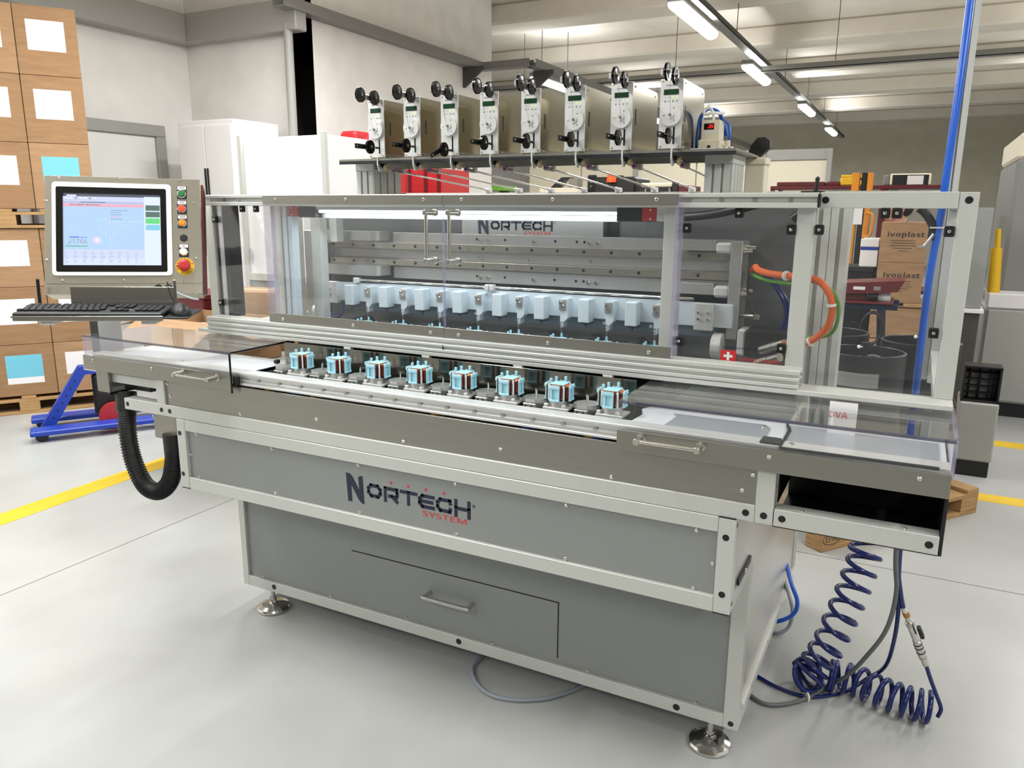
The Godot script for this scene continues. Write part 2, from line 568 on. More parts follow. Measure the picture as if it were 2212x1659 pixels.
func room() -> void:
	var f := structure("floor", bx(-12, 6, -0.2, 0, -26, 12, 0.0), M.floor)
	for j in [[-12, 6, -1.918, -1.912], [-12, 6, -6.92, -6.912], [-12, 6, 3.08, 3.086]]:
		part(f, "joint", bx(j[0], j[1], -0.004, 0.0006, j[2], j[3], 0.0), M.joint)
	for x in [-7.0, -3.0, 2.6]:
		part(f, "joint", bx(x, x + 0.006, -0.004, 0.0005, -26, 7, 0.0), M.joint)
	# yellow floor marking left of the machine and the two behind it on the right
	var mk := MB.new()
	mk.boxt(Transform3D(Basis(Vector3.UP, 0.055), Vector3(-3.90, 0.0008, -1.3)), Vector3(0.16, 0.0016, 5.2), 0.0004)
	part(f, "marking", mk, M.yellow_paint)
	part(f, "marking", bx(0.5, 6, 0, 0.0016, -4.60, -4.44, 0.0004), M.yellow_paint)
	part(f, "marking", bx(0.6, 6, 0, 0.0016, -3.28, -3.14, 0.0004), M.yellow_paint)
	var c := structure("ceiling", bx(-12, 6, 4.5, 4.7, -26, 12, 0.0), M.ceiling)
	for z in [-24.0, -21.0, -18.0, -15.0, -12.0, -9.0, -6.0, -3.0, 0.0, 3.0, 6.0]:
		part(c, "ceiling_rib", bx(-12, 6, 4.22, 4.5, z - 0.3, z + 0.3, 0.03), M.ceiling)
	structure("wall_back", bx(-12.2, 6.2, -0.2, 4.7, -26.2, -26, 0.0), M.back_wall)
	structure("wall_right", bx(6, 6.2, -0.2, 4.7, -26, 12, 0.0), M.wall)
	structure("wall_front", bx(-12.2, 6.2, -0.2, 4.7, 12, 12.2, 0.0), M.far_wall)
	structure("wall_left", bx(-12.2, -12, -0.2, 4.7, -26, 12, 0.0), M.wall)
	# white partition with a step in it, behind the left half of the machine
	structure("wall_left_near", bx(-7.2, -7.0, 0, 4.5, -4.55, 12, 0.0), M.wall)
	structure("wall_left_return", bx(-7.2, -5.4, 0, 4.5, -4.75, -4.55, 0.0), M.wall)
	structure("wall_left_far", bx(-5.6, -5.4, 0, 4.5, -8.54, -4.55, 0.0), M.wall)
	structure("trim_1", bx(-6.99, -6.80, 3.33, 3.62, -4.54, 7, 0.01), M.machine_grey)
	structure("trim_2", bx(-6.80, -5.28, 3.33, 3.62, -4.54, -4.38, 0.01), M.machine_grey)
	# corner pipe and the grey door frame of the partition
	var pi := MB.new()
	pi.cyl(Vector3(-5.42, 0, -4.42), Vector3(-5.42, 3.4, -4.42), 0.045, 0.045, 14)
	var po := part(self, "corner_pipe", pi, M.machine_grey)
	tag(po, "grey vertical pipe at the corner of the white partition", "pipe")
	var d := structure("door_1", bx(-6.995, -6.95, 0, 2.35, -4.0, -2.75, 0.005), M.white)
	part(d, "door_frame", bx(-6.99, -6.92, 2.35, 2.47, -4.12, -2.63, 0.01), M.machine_grey)
	part(d, "door_frame", bx(-6.99, -6.92, 0, 2.35, -4.12, -4.0, 0.01), M.machine_grey)
	part(d, "door_frame", bx(-6.99, -6.92, 0, 2.35, -2.75, -2.63, 0.01), M.machine_grey)
	part(d, "door_handle", bx(-6.95, -6.90, 1.0, 1.14, -3.95, -3.9, 0.01), M.black)
	# cable tray on the far partition, its jog, and the second tray
	var ty := [[Vector3(-5.32, 3.62, -4.2), Vector3(-5.32, 3.62, -8.1)], [Vector3(-5.32, 3.62, -8.1), Vector3(-4.55, 3.62, -8.1)], [Vector3(-4.55, 3.62, -8.1), Vector3(-4.55, 3.62, -25)]]
	var tr := thing("wall_cable_tray", "grey cable tray stepping round the end of the white partition", "cable tray", Vector3(-5.32, 3.5, -8.1))
	for s in ty:
		var a: Vector3 = s[0]
		var b: Vector3 = s[1]
		var alongz: bool = absf(b.z - a.z) > absf(b.x - a.x)
		var w := Vector3(0.07, 0, 0) if alongz else Vector3(0, 0, 0.07)
		var lo := a.min(b) - w
		var hi := a.max(b) + w
		part(tr, "tray_channel", bx(lo.x, hi.x, 3.50, 3.515, lo.z, hi.z, 0.002), M.plastic_grey)
		for sd in [-1, 1]:
			var e0: Vector3 = a.min(b) + w * sd
			var e1: Vector3 = a.max(b) + w * sd
			part(tr, "tray_side", bx(e0.x - 0.004, e1.x + 0.004, 3.50, 3.60, e0.z - 0.004, e1.z + 0.004, 0.001), M.plastic_grey)
	for q in [[-5.4, -7.75], [-4.66, -8.4]]:
		var br := MB.new()
		br.prism([Vector2(0, 0), Vector2(0, -0.26), Vector2(0.03, -0.26), Vector2(0.3, -0.05), Vector2(0.3, 0)], -0.02, 0.02, Transform3D(Basis.IDENTITY, Vector3(q[0], 3.50, q[1])))
		part(tr, "tray_bracket", br, M.groove)
	# the long tray the lamps hang from and the one that crosses it
	var lt := thing("lamp_tray", "long grey cable tray that carries the row of lamps", "cable tray", Vector3(-2.05, 3.77, -9))
	part(lt, "tray_channel", bx(-2.11, -1.99, 3.77, 3.785, -24, 6.5, 0.002), M.plastic_grey)
	for s in [-2.11, -1.994]:
		part(lt, "tray_side", bx(s, s + 0.004, 3.77, 3.84, -24, 6.5, 0.001), M.groove)
	for z in [-22.0, -19.0, -16.0, -13.0, -9.0, -5.0, -1.0, 3.0]:
		var h := MB.new()
		h.cyl(Vector3(-2.05, 3.78, z), Vector3(-2.05, 4.5, z), 0.005, 0.005, 6)
		part(lt, "hanger", h, M.groove)
	var ct := thing("crossing_tray", "grey cable tray crossing the hall above the wire tensioners", "cable tray", Vector3(-2, 3.62, -10.6))
	part(ct, "tray_channel", bx(-9, 1.9, 3.62, 3.635, -10.66, -10.54, 0.002), M.plastic_grey)
	for s in [-10.66, -10.544]:
		part(ct, "tray_side", bx(-9, 1.9, 3.62, 3.70, s, s + 0.004, 0.001), M.plastic_grey)
	for x in [-7.5, -5.9, -3.3, -1.0, 1.5]:
		var h := MB.new()
		h.cyl(Vector3(x, 3.63, -10.6), Vector3(x, 4.5, -10.6), 0.005, 0.005, 6)
		part(ct, "hanger", h, M.groove)

# ---------------------------------------------------------------- the machine
var mach: Node3D

func logo(parent: Node3D, xf: Transform3D) -> void:
	# lettering in a frame 0.467 wide, baseline of the small letters at y = 0
	var b := MB.new()
	var N := []
	for p in [[738, 1190], [776, 1200], [800, 1228], [855, 1338], [849, 1234], [860, 1224], [889, 1224], [898, 1456], [873, 1446], [850, 1420], [784, 1292], [788, 1432], [750, 1425]]:
		N.append(Vector2((p[0] - 738.0) / 162.0 * 0.072, 0.067 - ((p[1] - 1190.0) - 0.2 * (p[0] - 738.0)) / 235.0 * 0.097))
	b.prism(N, 0, 0.0006, xf)
	part(parent, "letter", b, M.navy_print)
	var w := 0.0115
	var h := 0.046
	var g := w / 2
	var c := 0.010
	var shapes := [
		[[[g + c, g], [0.057 - g - c, g], [0.057 - g, g + c], [0.057 - g, h - g - c], [0.057 - g - c, h - g], [g + c, h - g], [g, h - g - c], [g, g + c], [g + c, g]]],
		[[[g, 0], [g, h - g], [0.05, h - g], [0.057 - g, h - g - c], [0.057 - g, 0.022], [0.048, 0.016], [0.022, 0.016]], [[0.032, 0.016], [0.05, 0.001]]],
		[[[0.002, h - g], [0.057, h - g]], [[0.029, h - g], [0.029, 0.003]]],
		[[[0.055, h - g], [g + c, h - g], [g, h - g - c], [g, g + c], [g + c, g], [0.055, g]], [[g, h / 2], [0.05, h / 2]]],
		[[[0.057 - g, h - 0.0135], [0.0495, h - g], [g + c, h - g], [g, h - g - c], [g, g + c], [g + c, g], [0.0495, g], [0.057 - g, 0.0135]]],
		[[[g, 0], [g, h]], [[0.057 - g, 0], [0.057 - g, h]], [[g, h / 2], [0.057 - g, h / 2]]],
	]
	for i in 6:
		var m := MB.new()
		for s in shapes[i]:
			var pts := []
			for p in s:
				pts.append(Vector2(0.084 + i * 0.0652 + p[0], p[1]))
			m.stroke(pts, w, 0, 0.0006, xf)
		part(parent, "letter", m, M.navy_print)
	for i in 4:
		var d := MB.new()
		d.cyl(xf * Vector3(0.178 + i * 0.0655, 0.0615, 0), xf * Vector3(0.178 + i * 0.0655, 0.0615, 0.0006), 0.0047 * xf.basis.x.length(), 0.0047 * xf.basis.x.length(), 14)
		part(parent, "logo_dot", d, M.red_print)
	words(parent, "small_lettering", "SYSTEM", 0.0165, xf * Transform3D(Basis.IDENTITY, Vector3(0.374, -0.017, 0.0004)), M.red_print, false, 2.05)
	words(parent, "small_lettering", "®", 0.009, xf * Transform3D(Basis.IDENTITY, Vector3(0.478, 0.039, 0.0004)), M.navy_print)

func machine_frame() -> void:
	mach = thing("winding_machine", "long grey and aluminium coil winding machine standing on chrome feet in mid-floor", "machine", Vector3(-1.0, 0, -0.7))
	var al: Material = M.alu
	# base cabinet
	var r := part(mach, "bottom_rail", bx(-1.997, -0.045, 0.091, 0.1346, -0.321, -0.276, 0.0015), al)
	for p in [[-1.858, 0.115], [-0.98, 0.116], [-0.189, 0.112]]:
		stud(r, "bolt_hole", "hole", Vector3(p[0], p[1], -0.276), Vector3(0, 0, 1), 1.25)
	r = part(mach, "corner_post", bx(-0.045, 0, 0.091, 0.612, -0.321, -0.276, 0.0015), al)
	stud(r, "bolt_hole", "hole", Vector3(-0.022, 0.110, -0.276))
	part(mach, "corner_post", bx(-2.027, -1.997, 0.091, 0.612, -0.321, -0.276, 0.0015), al)
	part(mach, "corner_post", bx(-0.045, 0, 0.091, 1.05, -1.42, -1.375, 0.0015), al)
	part(mach, "corner_post", bx(-2.027, -1.982, 0.091, 1.05, -1.42, -1.375, 0.0015), al)
	part(mach, "bottom_rail", bx(-0.045, 0, 0.091, 0.1346, -1.375, -0.321, 0.0015), al)
	part(mach, "bottom_rail", bx(-2.027, -1.982, 0.091, 0.1346, -1.375, -0.321, 0.0015), al)
	part(mach, "bottom_rail", bx(-1.982, -0.045, 0.091, 0.1346, -1.42, -1.375, 0.0015), al)
	var fp := part(mach, "front_panel", bx(-1.997, -0.045, 0.1346, 0.635, -0.300, -0.289, 0.0005), M.panel_grey)
	screws(fp, [[-1.926, 0.141], [-1.569, 0.14], [-1.21, 0.14], [-0.851, 0.139], [-0.492, 0.139], [-0.131, 0.139]], -0.289)
	part(mach, "side_panel", bx(-0.022, -0.006, 0.1346, 0.875, -1.375, -0.30, 0.0005), M.side_panel)
	var lip := part(mach, "side_panel_lip", bx(-0.006, 0.004, 0.1346, 0.150, -1.40, -0.33, 0.0005), M.alu_bright)
	for z in [-0.45, -0.75, -1.05, -1.3]:
		stud(lip, "screw", "screw", Vector3(0.004, 0.142, z), Vector3(1, 0, 0), 0.7)
	part(mach, "side_panel_lip", bx(-0.006, 0.004, 0.150, 0.88, -1.41, -1.40, 0.0005), M.alu_bright)
	part(mach, "side_panel", bx(-2.02, -2.005, 0.1346, 0.875, -1.375, -0.30, 0.0005), M.side_panel)
	part(mach, "back_cover", bx(-1.982, -0.045, 0.1346, 1.05, -1.415, -1.405, 0.0005), M.panel_grey)
	part(mach, "floor_plate", bx(-1.99, -0.03, 0.125, 0.135, -1.38, -0.30, 0.0005), M.panel_grey)
	part(mach, "side_duct", bx(-2.10, -2.03, 0.33, 0.62, -0.40, -0.34, 0.002), al)
	# the drawer flap
	var dr := part(mach, "drawer", bx(-1.454, -0.602, 0.156, 0.357, -0.292, -0.2865, 0.0008), M.panel_grey)
	var dg := MB.new()
	dg.box(-1.457, -0.5985, 0.3565, 0.3590, -0.2895, -0.2868, 0.0001)
	dg.box(-0.602, -0.5995, 0.156, 0.3590, -0.2895, -0.2868, 0.0001)
	part(dr, "drawer_gap", dg, M.black_deep)
	var hd := MB.new()
	hd.tube(smooth([Vector3(-1.104, 0.271, -0.287), Vector3(-1.104, 0.271, -0.252), Vector3(-1.096, 0.271, -0.243), Vector3(-0.935, 0.271, -0.243), Vector3(-0.927, 0.271, -0.252), Vector3(-0.927, 0.271, -0.287)], 6), 0.0085, 12)
	part(dr, "handle", hd, M.alu_mill, "satin aluminium bow handle")
	# levelling feet
	for p in [[-1.889, -0.298], [-0.085, -0.298], [-0.085, -1.39], [-1.889, -1.39]]:
		var ft := MB.new()
		ft.lathe([[0.0, 0.0], [0.058, 0.0], [0.064, 0.004], [0.066, 0.012], [0.062, 0.019], [0.045, 0.026], [0.020, 0.032], [0.014, 0.036], [0.014, 0.042], [0.0, 0.042]], Transform3D(Basis.IDENTITY, Vector3(p[0], 0, p[1])), 36)
		var foot := part(mach, "levelling_foot", ft, M.chrome)
		var rod := MB.new()
		rod.cyl(Vector3(p[0], 0.04, p[1]), Vector3(p[0], 0.092, p[1]), 0.0085, 0.0085, 14)
		rod.cyl(Vector3(p[0], 0.046, p[1]), Vector3(p[0], 0.053, p[1]), 0.014, 0.014, 6)
		part(foot, "threaded_rod", rod, M.alu_mill)
	# the overhanging box that carries the name
	r = part(mach, "box_rail", bx(-1.9645, -0.0435, 0.8312, 0.8717, -0.04, 0, 0.0015), al)
	r = part(mach, "box_rail", bx(-1.9645, -0.0435, 0.6108, 0.6542, -0.04, 0, 0.0015), al)
	r = part(mach, "box_post", bx(-0.0429, 0, 0.6108, 0.8707, -0.045, 0, 0.0015), al)
	for y in [0.82, 0.664]:
		stud(r, "bolt_hole", "hole", Vector3(-0.0225, y, 0))
		stud(r, "bolt_hole", "hole", Vector3(0, y + 0.03 if y > 0.8 else y - 0.03, -0.022), Vector3(1, 0, 0), 0.8)
	r = part(mach, "box_post", bx(-2.008, -1.9655, 0.6108, 0.8717, -0.045, 0, 0.0015), al)
	for y in [0.819, 0.663]:
		stud(r, "bolt_hole", "hole", Vector3(-1.993, y, 0))
	part(mach, "post_cap", bx(-0.043, -0.0005, 0.8707, 0.874, -0.044, -0.0005, 0.0005), M.black)
	part(mach, "post_cap", bx(-2.007, -1.966, 0.6075, 0.6108, -0.044, -0.0005, 0.0005), M.black)
	part(mach, "post_cap", bx(-0.043, -0.0005, 0.6075, 0.6108, -0.044, -0.0005, 0.0005), M.black)
	for x in [-0.043, -2.008]:
		part(mach, "box_rail", bx(x, x + 0.043, 0.6108, 0.6542, -0.30, -0.045, 0.0015), al)
	part(mach, "box_bottom", bx(-1.97, -0.04, 0.614, 0.624, -0.30, -0.04, 0.0005), M.panel_grey)
	for x in [-0.020, -2.004]:
		part(mach, "box_side", bx(x, x + 0.016, 0.654, 0.871, -0.31, -0.045, 0.0005), M.side_panel)
	var np := part(mach, "name_panel", bx(-1.967, -0.0425, 0.653, 0.832, -0.022, -0.012, 0.0005), M.panel_grey)
	screws(np, [[-1.922, 0.822], [-1.556, 0.8205], [-1.188, 0.8205], [-0.824, 0.8205], [-0.463, 0.8205], [-0.099, 0.8205], [-1.967 + 0.006, 0.74], [-1.921, 0.661], [-1.553, 0.661], [-1.189, 0.661], [-0.824, 0.661], [-0.462, 0.661], [-0.098, 0.660], [-0.053, 0.739]], -0.012)
	logo(np, Transform3D(Basis.IDENTITY, Vector3(-1.239, 0.722, -0.012)))
	# recessed latch on the right side of the box
	var la := MB.new()
	la.boxt(Transform3D(Basis(Vector3.RIGHT, 0.0), Vector3(-0.002, 0.660, -0.178)), Vector3(0.008, 0.022, 0.17), 0.003)
	var lt := part(mach, "latch", la, M.black)
	stud(lt, "screw", "screw", Vector3(0.002, 0.660, -0.178), Vector3(1, 0, 0))
	# table tier
	r = part(mach, "table_rail", bx(-2.2904, 0.0411, 0.8723, 0.916, -0.05, -0.004, 0.0015), al)
	for p in [-2.272, -2.085, -2.041, 0.020]:
		stud(r, "bolt_hole", "hole", Vector3(p, 0.894, -0.004))
	r = part(mach, "table_post", bx(0.0416, 0.0846, 0.8723, 1.02, -0.05, -0.004, 0.0015), al)
	stud(r, "bolt_hole", "hole", Vector3(0.063, 0.894, -0.004))
	part(mach, "table_post", bx(-2.105, -2.062, 0.916, 1.02, -0.05, -0.004, 0.0015), al)
	r = part(mach, "extension_rail", bx(0.0866, 0.4411, 0.8723, 0.916, -0.05, -0.004, 0.0015), al)
	for p in [0.106, 0.422]:
		stud(r, "bolt_hole", "hole", Vector3(p, 0.894, -0.004))
	stud(r, "screw", "screw", Vector3(0.15, 0.916, -0.02), Vector3.UP, 0.7)
	stud(r, "screw", "screw", Vector3(0.372, 0.916, -0.02), Vector3.UP, 0.7)
	part(mach, "extension_rail", bx(-2.45, -2.105, 0.966, 1.0, -0.06, -0.02, 0.0015), al)
	part(mach, "extension_end", bx(0.4415, 0.449, 0.869, 1.03, -0.30, -0.008, 0.0015), M.black)
	part(mach, "extension_back", bx(0.085, 0.4415, 0.872, 1.03, -0.30, -0.26, 0.001), M.black)
	part(mach, "extension_floor", bx(0.085, 0.4415, 0.868, 0.8715, -0.30, -0.01, 0.0005), M.black)
	part(mach, "extension_side", bx(0.0851, 0.088, 0.916, 1.03, -0.26, -0.052, 0.0005), M.black)
	part(mach, "tier_side", bx(0.02, 0.04, 0.875, 1.03, -0.32, -0.05, 0.0005), M.side_panel)
	part(mach, "tier_side", bx(-2.09, -2.07, 0.875, 1.03, -0.32, -0.05, 0.0005), M.side_panel)
	var ss := part(mach, "steel_band", bx(-2.0618, 0.0416, 0.916, 1.0215, -0.022, -0.012, 0.0005), M.steel)
	screws(ss, [[-2.04, 0.95], [-2.052, 0.994], [-1.694, 0.925], [-1.352, 0.951], [-1.01, 0.926], [-0.671, 0.952], [-0.334, 0.925], [0.007, 0.948], [0.03, 0.991]], -0.012)
	part(mach, "added_shade_board", bx(-2.05, 0.04, 0.90, 1.028, -0.10, -0.09, 0.0005), M.black_deep)  # black board added to stand for the shade of the open interior
	for p in [[-1.60, 0], [-1.48, 1], [-1.40, 0], [-0.93, 0], [-0.62, 1], [-0.43, 0], [-0.41, 1]]:
		var w := MB.new()
		var x0: float = p[0]
		w.tube(smooth([Vector3(x0, 1.018, -0.05), Vector3(x0 + 0.02, 1.0225, -0.03), Vector3(x0 + 0.05, 1.02, -0.05)], 4), 0.004, 6)
		part(mach, "inner_wire", w, M.blue_bright if p[1] else M.yellow)
	# front slide profile with its grooved face
	var pf := MB.new()
	pf.box(-2.478, 0.446, 1.0615, 1.071, -0.075, -0.02, 0.002)
	pf.box(-2.478, 0.446, 1.055, 1.0615, -0.075, -0.0235, 0.0008)
	pf.box(-2.478, 0.446, 1.030, 1.055, -0.075, -0.031, 0.0008)
	pf.box(-2.478, 0.446, 1.040, 1.046, -0.075, -0.0265, 0.001)
	pf.box(-2.478, 0.446, 1.026, 1.034, -0.075, -0.02, 0.0015)
	var pr := part(mach, "slide_profile", pf, M.alu_bright)
	var fx := -1.71
	while fx < -0.31:
		stud(pr, "bolt", "bolt", Vector3(fx, 1.0475, -0.0275), Vector3(0, 0, 1), 0.8)
		fx += 0.0942
	# deck
	part(mach, "deck_plate", bx(-2.46, -1.70, 1.050, 1.062, -0.30, -0.075, 0.001), M.deck_white)
	var mk := MB.new()
	mk.boxt(Transform3D(Basis.IDENTITY, Vector3(-2.07, 1.0632, -0.10)), Vector3(0.016, 0.002, 0.006), 0.0008)
	part(mach, "deck_stop", mk, M.black)
	var dp := MB.new()
	dp.prism([Vector2(-0.326, 0.226), Vector2(-0.305, 0.174), Vector2(-0.312, 0.076), Vector2(0.088, 0.076), Vector2(0.088, 0.30), Vector2(-0.30, 0.30)], 1.052, 1.066, Transform3D(Basis(Vector3(1, 0, 0), Vector3(0, 0, -1), Vector3(0, 1, 0)), Vector3.ZERO))
	part(mach, "deck_plate", dp, M.deck_white)
	var up := Transform3D(Basis(Vector3(1, 0, 0), Vector3(0, 0, -1), Vector3(0, 1, 0)), Vector3.ZERO)
	var ga := MB.new()
	ga.prism([Vector2(-0.228, 0.21), Vector2(-0.213, 0.178), Vector2(-0.218, 0.078), Vector2(0.042, 0.078), Vector2(0.036, 0.182), Vector2(0.020, 0.21)], 1.066, 1.069, up)
	var gap := part(mach, "deck_tray", ga, M.deck_grey)
	stud(gap, "screw", "screw", Vector3(0.022, 1.069, -0.178), Vector3.UP, 1.3)
	ga = MB.new()
	ga.prism([Vector2(0.078, 0.236), Vector2(0.090, 0.180), Vector2(0.094, 0.026), Vector2(0.425, 0.026), Vector2(0.425, 0.236)], 1.066, 1.0695, up)
	gap = part(mach, "deck_tray", ga, M.deck_grey)
	stud(gap, "screw", "screw", Vector3(0.108, 1.0695, -0.05), Vector3.UP, 1.3)
	var gp := MB.new()
	gp.stroke([Vector2(0.071, 0.238), Vector2(0.084, 0.180), Vector2(0.087, 0.010), Vector2(0.42, 0.018)], 0.006, 1.066, 1.0725, up)
	part(mach, "deck_seal", gp, M.black)
	part(mach, "deck_pad", bx(0.037, 0.083, 1.066, 1.078, -0.07, -0.022, 0.004), M.black_soft)
	part(mach, "deck_plate", bx(0.088, 0.44, 1.050, 1.066, -0.30, -0.022, 0.001), M.deck_white)
	part(mach, "deck_floor", bx(-1.70, -0.30, 0.985, 0.995, -0.30, -0.075, 0.001), M.black)
	part(mach, "deck_wall", bx(-1.705, -1.70, 0.99, 1.062, -0.30, -0.078, 0.0005), M.blue_grey)
	part(mach, "splash_plate", bx(-1.677, -0.345, 0.99, 1.148, -0.228, -0.224, 0.0005), M.steel_mirror)
	part(mach, "under_beam", bx(-1.68, -0.29, 1.09, 1.152, -0.34, -0.30, 0.0005), M.black)
	part(mach, "deck_back", bx(-2.45, 0.44, 0.99, 1.05, -0.345, -0.30, 0.0005), M.black)
	for x in [-1.075, -0.735, -0.44, -1.40]:
		var ck := MB.new()
		ck.prism([Vector2(-0.014, 1.152), Vector2(0.016, 1.152), Vector2(0.018, 1.128), Vector2(0.012, 1.121), Vector2(0.002, 1.121)], -0.252, -0.236, Transform3D(Basis.IDENTITY, Vector3(x, 0, 0)))
		var c := part(mach, "roller_catch", ck, M.white)
		stud(c, "bolt_hole", "rail_hole", Vector3(x + 0.008, 1.136, -0.236))

func machine_enclosure() -> void:
	var al: Material = M.alu
	# lower beam and the grooved double track on it
	part(mach, "lower_beam", bx(-2.13, 0.446, 1.152, 1.1655, -0.33, -0.236, 0.002), al)
	var tk := MB.new()
	tk.box(-2.078, 0.0895, 1.167, 1.178, -0.306, -0.235, 0.002)
	tk.box(-2.078, 0.0895, 1.178, 1.186, -0.306, -0.2405, 0.0008)
	tk.box(-2.078, 0.0895, 1.186, 1.196, -0.306, -0.2345, 0.002)
	tk.box(-2.078, 0.0895, 1.196, 1.203, -0.306, -0.2405, 0.0008)
	tk.box(-2.078, 0.0895, 1.203, 1.214, -0.2625, -0.236, 0.001)
	tk.box(-2.078, 0.0895, 1.203, 1.207, -0.306, -0.2625, 0.0005)
	tk.box(-2.078, 0.0895, 1.203, 1.214, -0.285, -0.276, 0.001)
	tk.box(-2.078, 0.0895, 1.203, 1.214, -0.306, -0.298, 0.001)
	var t := part(mach, "lower_track", tk, M.alu)
	for y in [1.176, 1.183, 1.19, 1.205]:
		stud(t, "bolt", "cap_bolt", Vector3(0.0895, y, -0.255), Vector3(1, 0, 0), 0.8)
	part(mach, "track_joint", bx(-1.0065, -1.004, 1.1785, 1.1955, -0.25, -0.2342, 0.0002), M.groove)
	# upper beam, upper track
	part(mach, "upper_beam", bx(-2.126, 0.0925, 1.631, 1.6696, -0.35, -0.306, 0.0015), al)
	var ut := MB.new()
	ut.box(-2.09, 0.0925, 1.6575, 1.6680, -0.306, -0.268, 0.0015)
	ut.box(-2.09, 0.0925, 1.6435, 1.6575, -0.306, -0.280, 0.0008)
	ut.box(-2.09, 0.0925, 1.630, 1.6435, -0.306, -0.268, 0.0015)
	t = part(mach, "upper_track", ut, M.alu)
	for x in [-0.235, -0.149, -0.063, 0.027, -2.06, -1.985, -1.91]:
		stud(t, "bolt", "bolt", Vector3(x, 1.6505, -0.280), Vector3(0, 0, 1), 0.9)
	part(mach, "track_end", bx(0.0925, 0.0975, 1.632, 1.666, -0.30, -0.272, 0.001), M.black)
	var r := part(mach, "upper_beam", bx(0.0945, 0.4037, 1.6305, 1.6700, -0.35, -0.303, 0.0015), al)
	stud(r, "bolt_hole", "hole", Vector3(0.108, 1.6505, -0.303))
	# posts
	part(mach, "enclosure_post", bx(-2.126, -2.082, 1.1655, 1.631, -0.35, -0.306, 0.0015), al)
	part(mach, "enclosure_post", bx(0.042, 0.086, 1.1655, 1.631, -0.35, -0.306, 0.0015), al)
	r = part(mach, "enclosure_post", bx(0.4043, 0.4457, 1.1655, 1.6690, -0.35, -0.3045, 0.0015), al)
	stud(r, "bolt_hole", "hole", Vector3(0.425, 1.6505, -0.3045))
	for x in [-2.126, 0.404]:
		part(mach, "enclosure_post", bx(x, x + 0.042, 1.05, 1.6690, -1.15, -1.105, 0.0015), al)
	for x in [-2.126, 0.404]:
		part(mach, "side_beam", bx(x, x + 0.042, 1.631, 1.669, -1.105, -0.35, 0.0015), al)
		part(mach, "side_beam", bx(x, x + 0.042, 1.13, 1.1655, -1.105, -0.35, 0.0015), al)
	# the slotted double column between the bays
	for cx in [[0.035, 0.089], [0.0905, 0.145]]:
		var c := MB.new()
		var a: float = cx[0]
		var b: float = cx[1]
		var m := (a + b) / 2
		c.box(a, m - 0.006, 1.06, 1.64, -0.75, -0.66, 0.001)
		c.box(m + 0.006, b, 1.06, 1.64, -0.75, -0.66, 0.001)
		c.box(m - 0.006, m + 0.006, 1.06, 1.64, -0.75, -0.675, 0.0005)
		part(mach, "slotted_column", c, M.alu)
	part(mach, "slotted_column", bx(-2.126, -2.08, 1.06, 1.64, -0.80, -0.75, 0.001), al)
	var lc := MB.new()
	lc.box(-1.95, -1.91, 1.06, 1.64, -0.72, -0.66, 0.001)
	lc.box(-1.90, -1.86, 1.06, 1.64, -0.72, -0.66, 0.001)
	lc.box(-1.95, -1.86, 1.06, 1.64, -0.72, -0.68, 0.001)
	part(mach, "slotted_column", lc, al)
	# black strip profiles inside the left bay
	part(mach, "edge_seal", bx(-2.082, -2.068, 1.207, 1.631, -0.34, -0.318, 0.001), M.black_soft)
	part(mach, "inner_profile", bx(-2.068, -2.045, 1.207, 1.631, -0.36, -0.318, 0.001), M.alu_bright)
	part(mach, "edge_seal", bx(-2.045, -2.02, 1.207, 1.631, -0.38, -0.318, 0.001), M.black_soft)
	# fixed panes with their clamps
	var pane := part(mach, "fixed_pane", bx(-2.08, -1.70, 1.208, 1.631, -0.317, -0.312, 0.0003), M.acrylic)
	for q in [[-2.07, 1.579], [-2.069, 1.261], [-1.923, 1.620], [-1.854, 1.620]]:
		pane_clamp(pane, q[0], q[1])
	pane = part(mach, "fixed_pane", bx(-0.257, 0.042, 1.208, 1.631, -0.317, -0.312, 0.0003), M.acrylic)
	for q in [[-0.245, 1.575], [-0.106, 1.617], [0.030, 1.575], [-0.250, 1.258], [0.030, 1.261]]:
		pane_clamp(pane, q[0], q[1])
	pane = part(mach, "fixed_pane", bx(0.086, 0.404, 1.166, 1.631, -0.317, -0.312, 0.0003), M.acrylic)
	for q in [[0.099, 1.576], [0.248, 1.619], [0.392, 1.577], [0.386, 1.33], [0.275, 1.619]]:
		pane_clamp(pane, q[0], q[1])
	part(mach, "side_pane", bx(0.422, 0.427, 1.17, 1.631, -1.105, -0.35, 0.0003), M.acrylic)
	part(mach, "side_pane", bx(-2.107, -2.102, 1.17, 1.631, -1.105, -0.35, 0.0003), M.acrylic)
	# emblem and lettering on the right pane
	var fl := part(mach, "emblem", bx(-0.1325, -0.0895, 1.2095, 1.2425, -0.3118, -0.3112, 0.0001), M.red_print)
	var cr := MB.new()
	cr.box(-0.1148, -0.1072, 1.2145, 1.2375, -0.3112, -0.3106, 0.0001)
	cr.box(-0.1235, -0.0985, 1.2225, 1.2295, -0.3112, -0.3107, 0.0001)
	part(fl, "emblem_cross", cr, M.white)
	words(mach, "pane_lettering", "www.nortechsystem.com", 0.0075, Transform3D(Basis.IDENTITY, Vector3(-0.053, 1.2505, -0.311)), M.navy_print, false, 1.28)
	words(mach, "pane_lettering", "Swiss made", 0.0115, Transform3D(Basis.IDENTITY, Vector3(-0.028, 1.2205, -0.311)), M.red_print, false, 1.33)

func pane_clamp(pane: Node3D, x: float, y: float) -> void:
	stud(pane, "pane_clamp", "clamp", Vector3(x, y, -0.312))
	stud(pane, "screw", "screw", Vector3(x, y, -0.300), Vector3(0, 0, 1), 0.75)

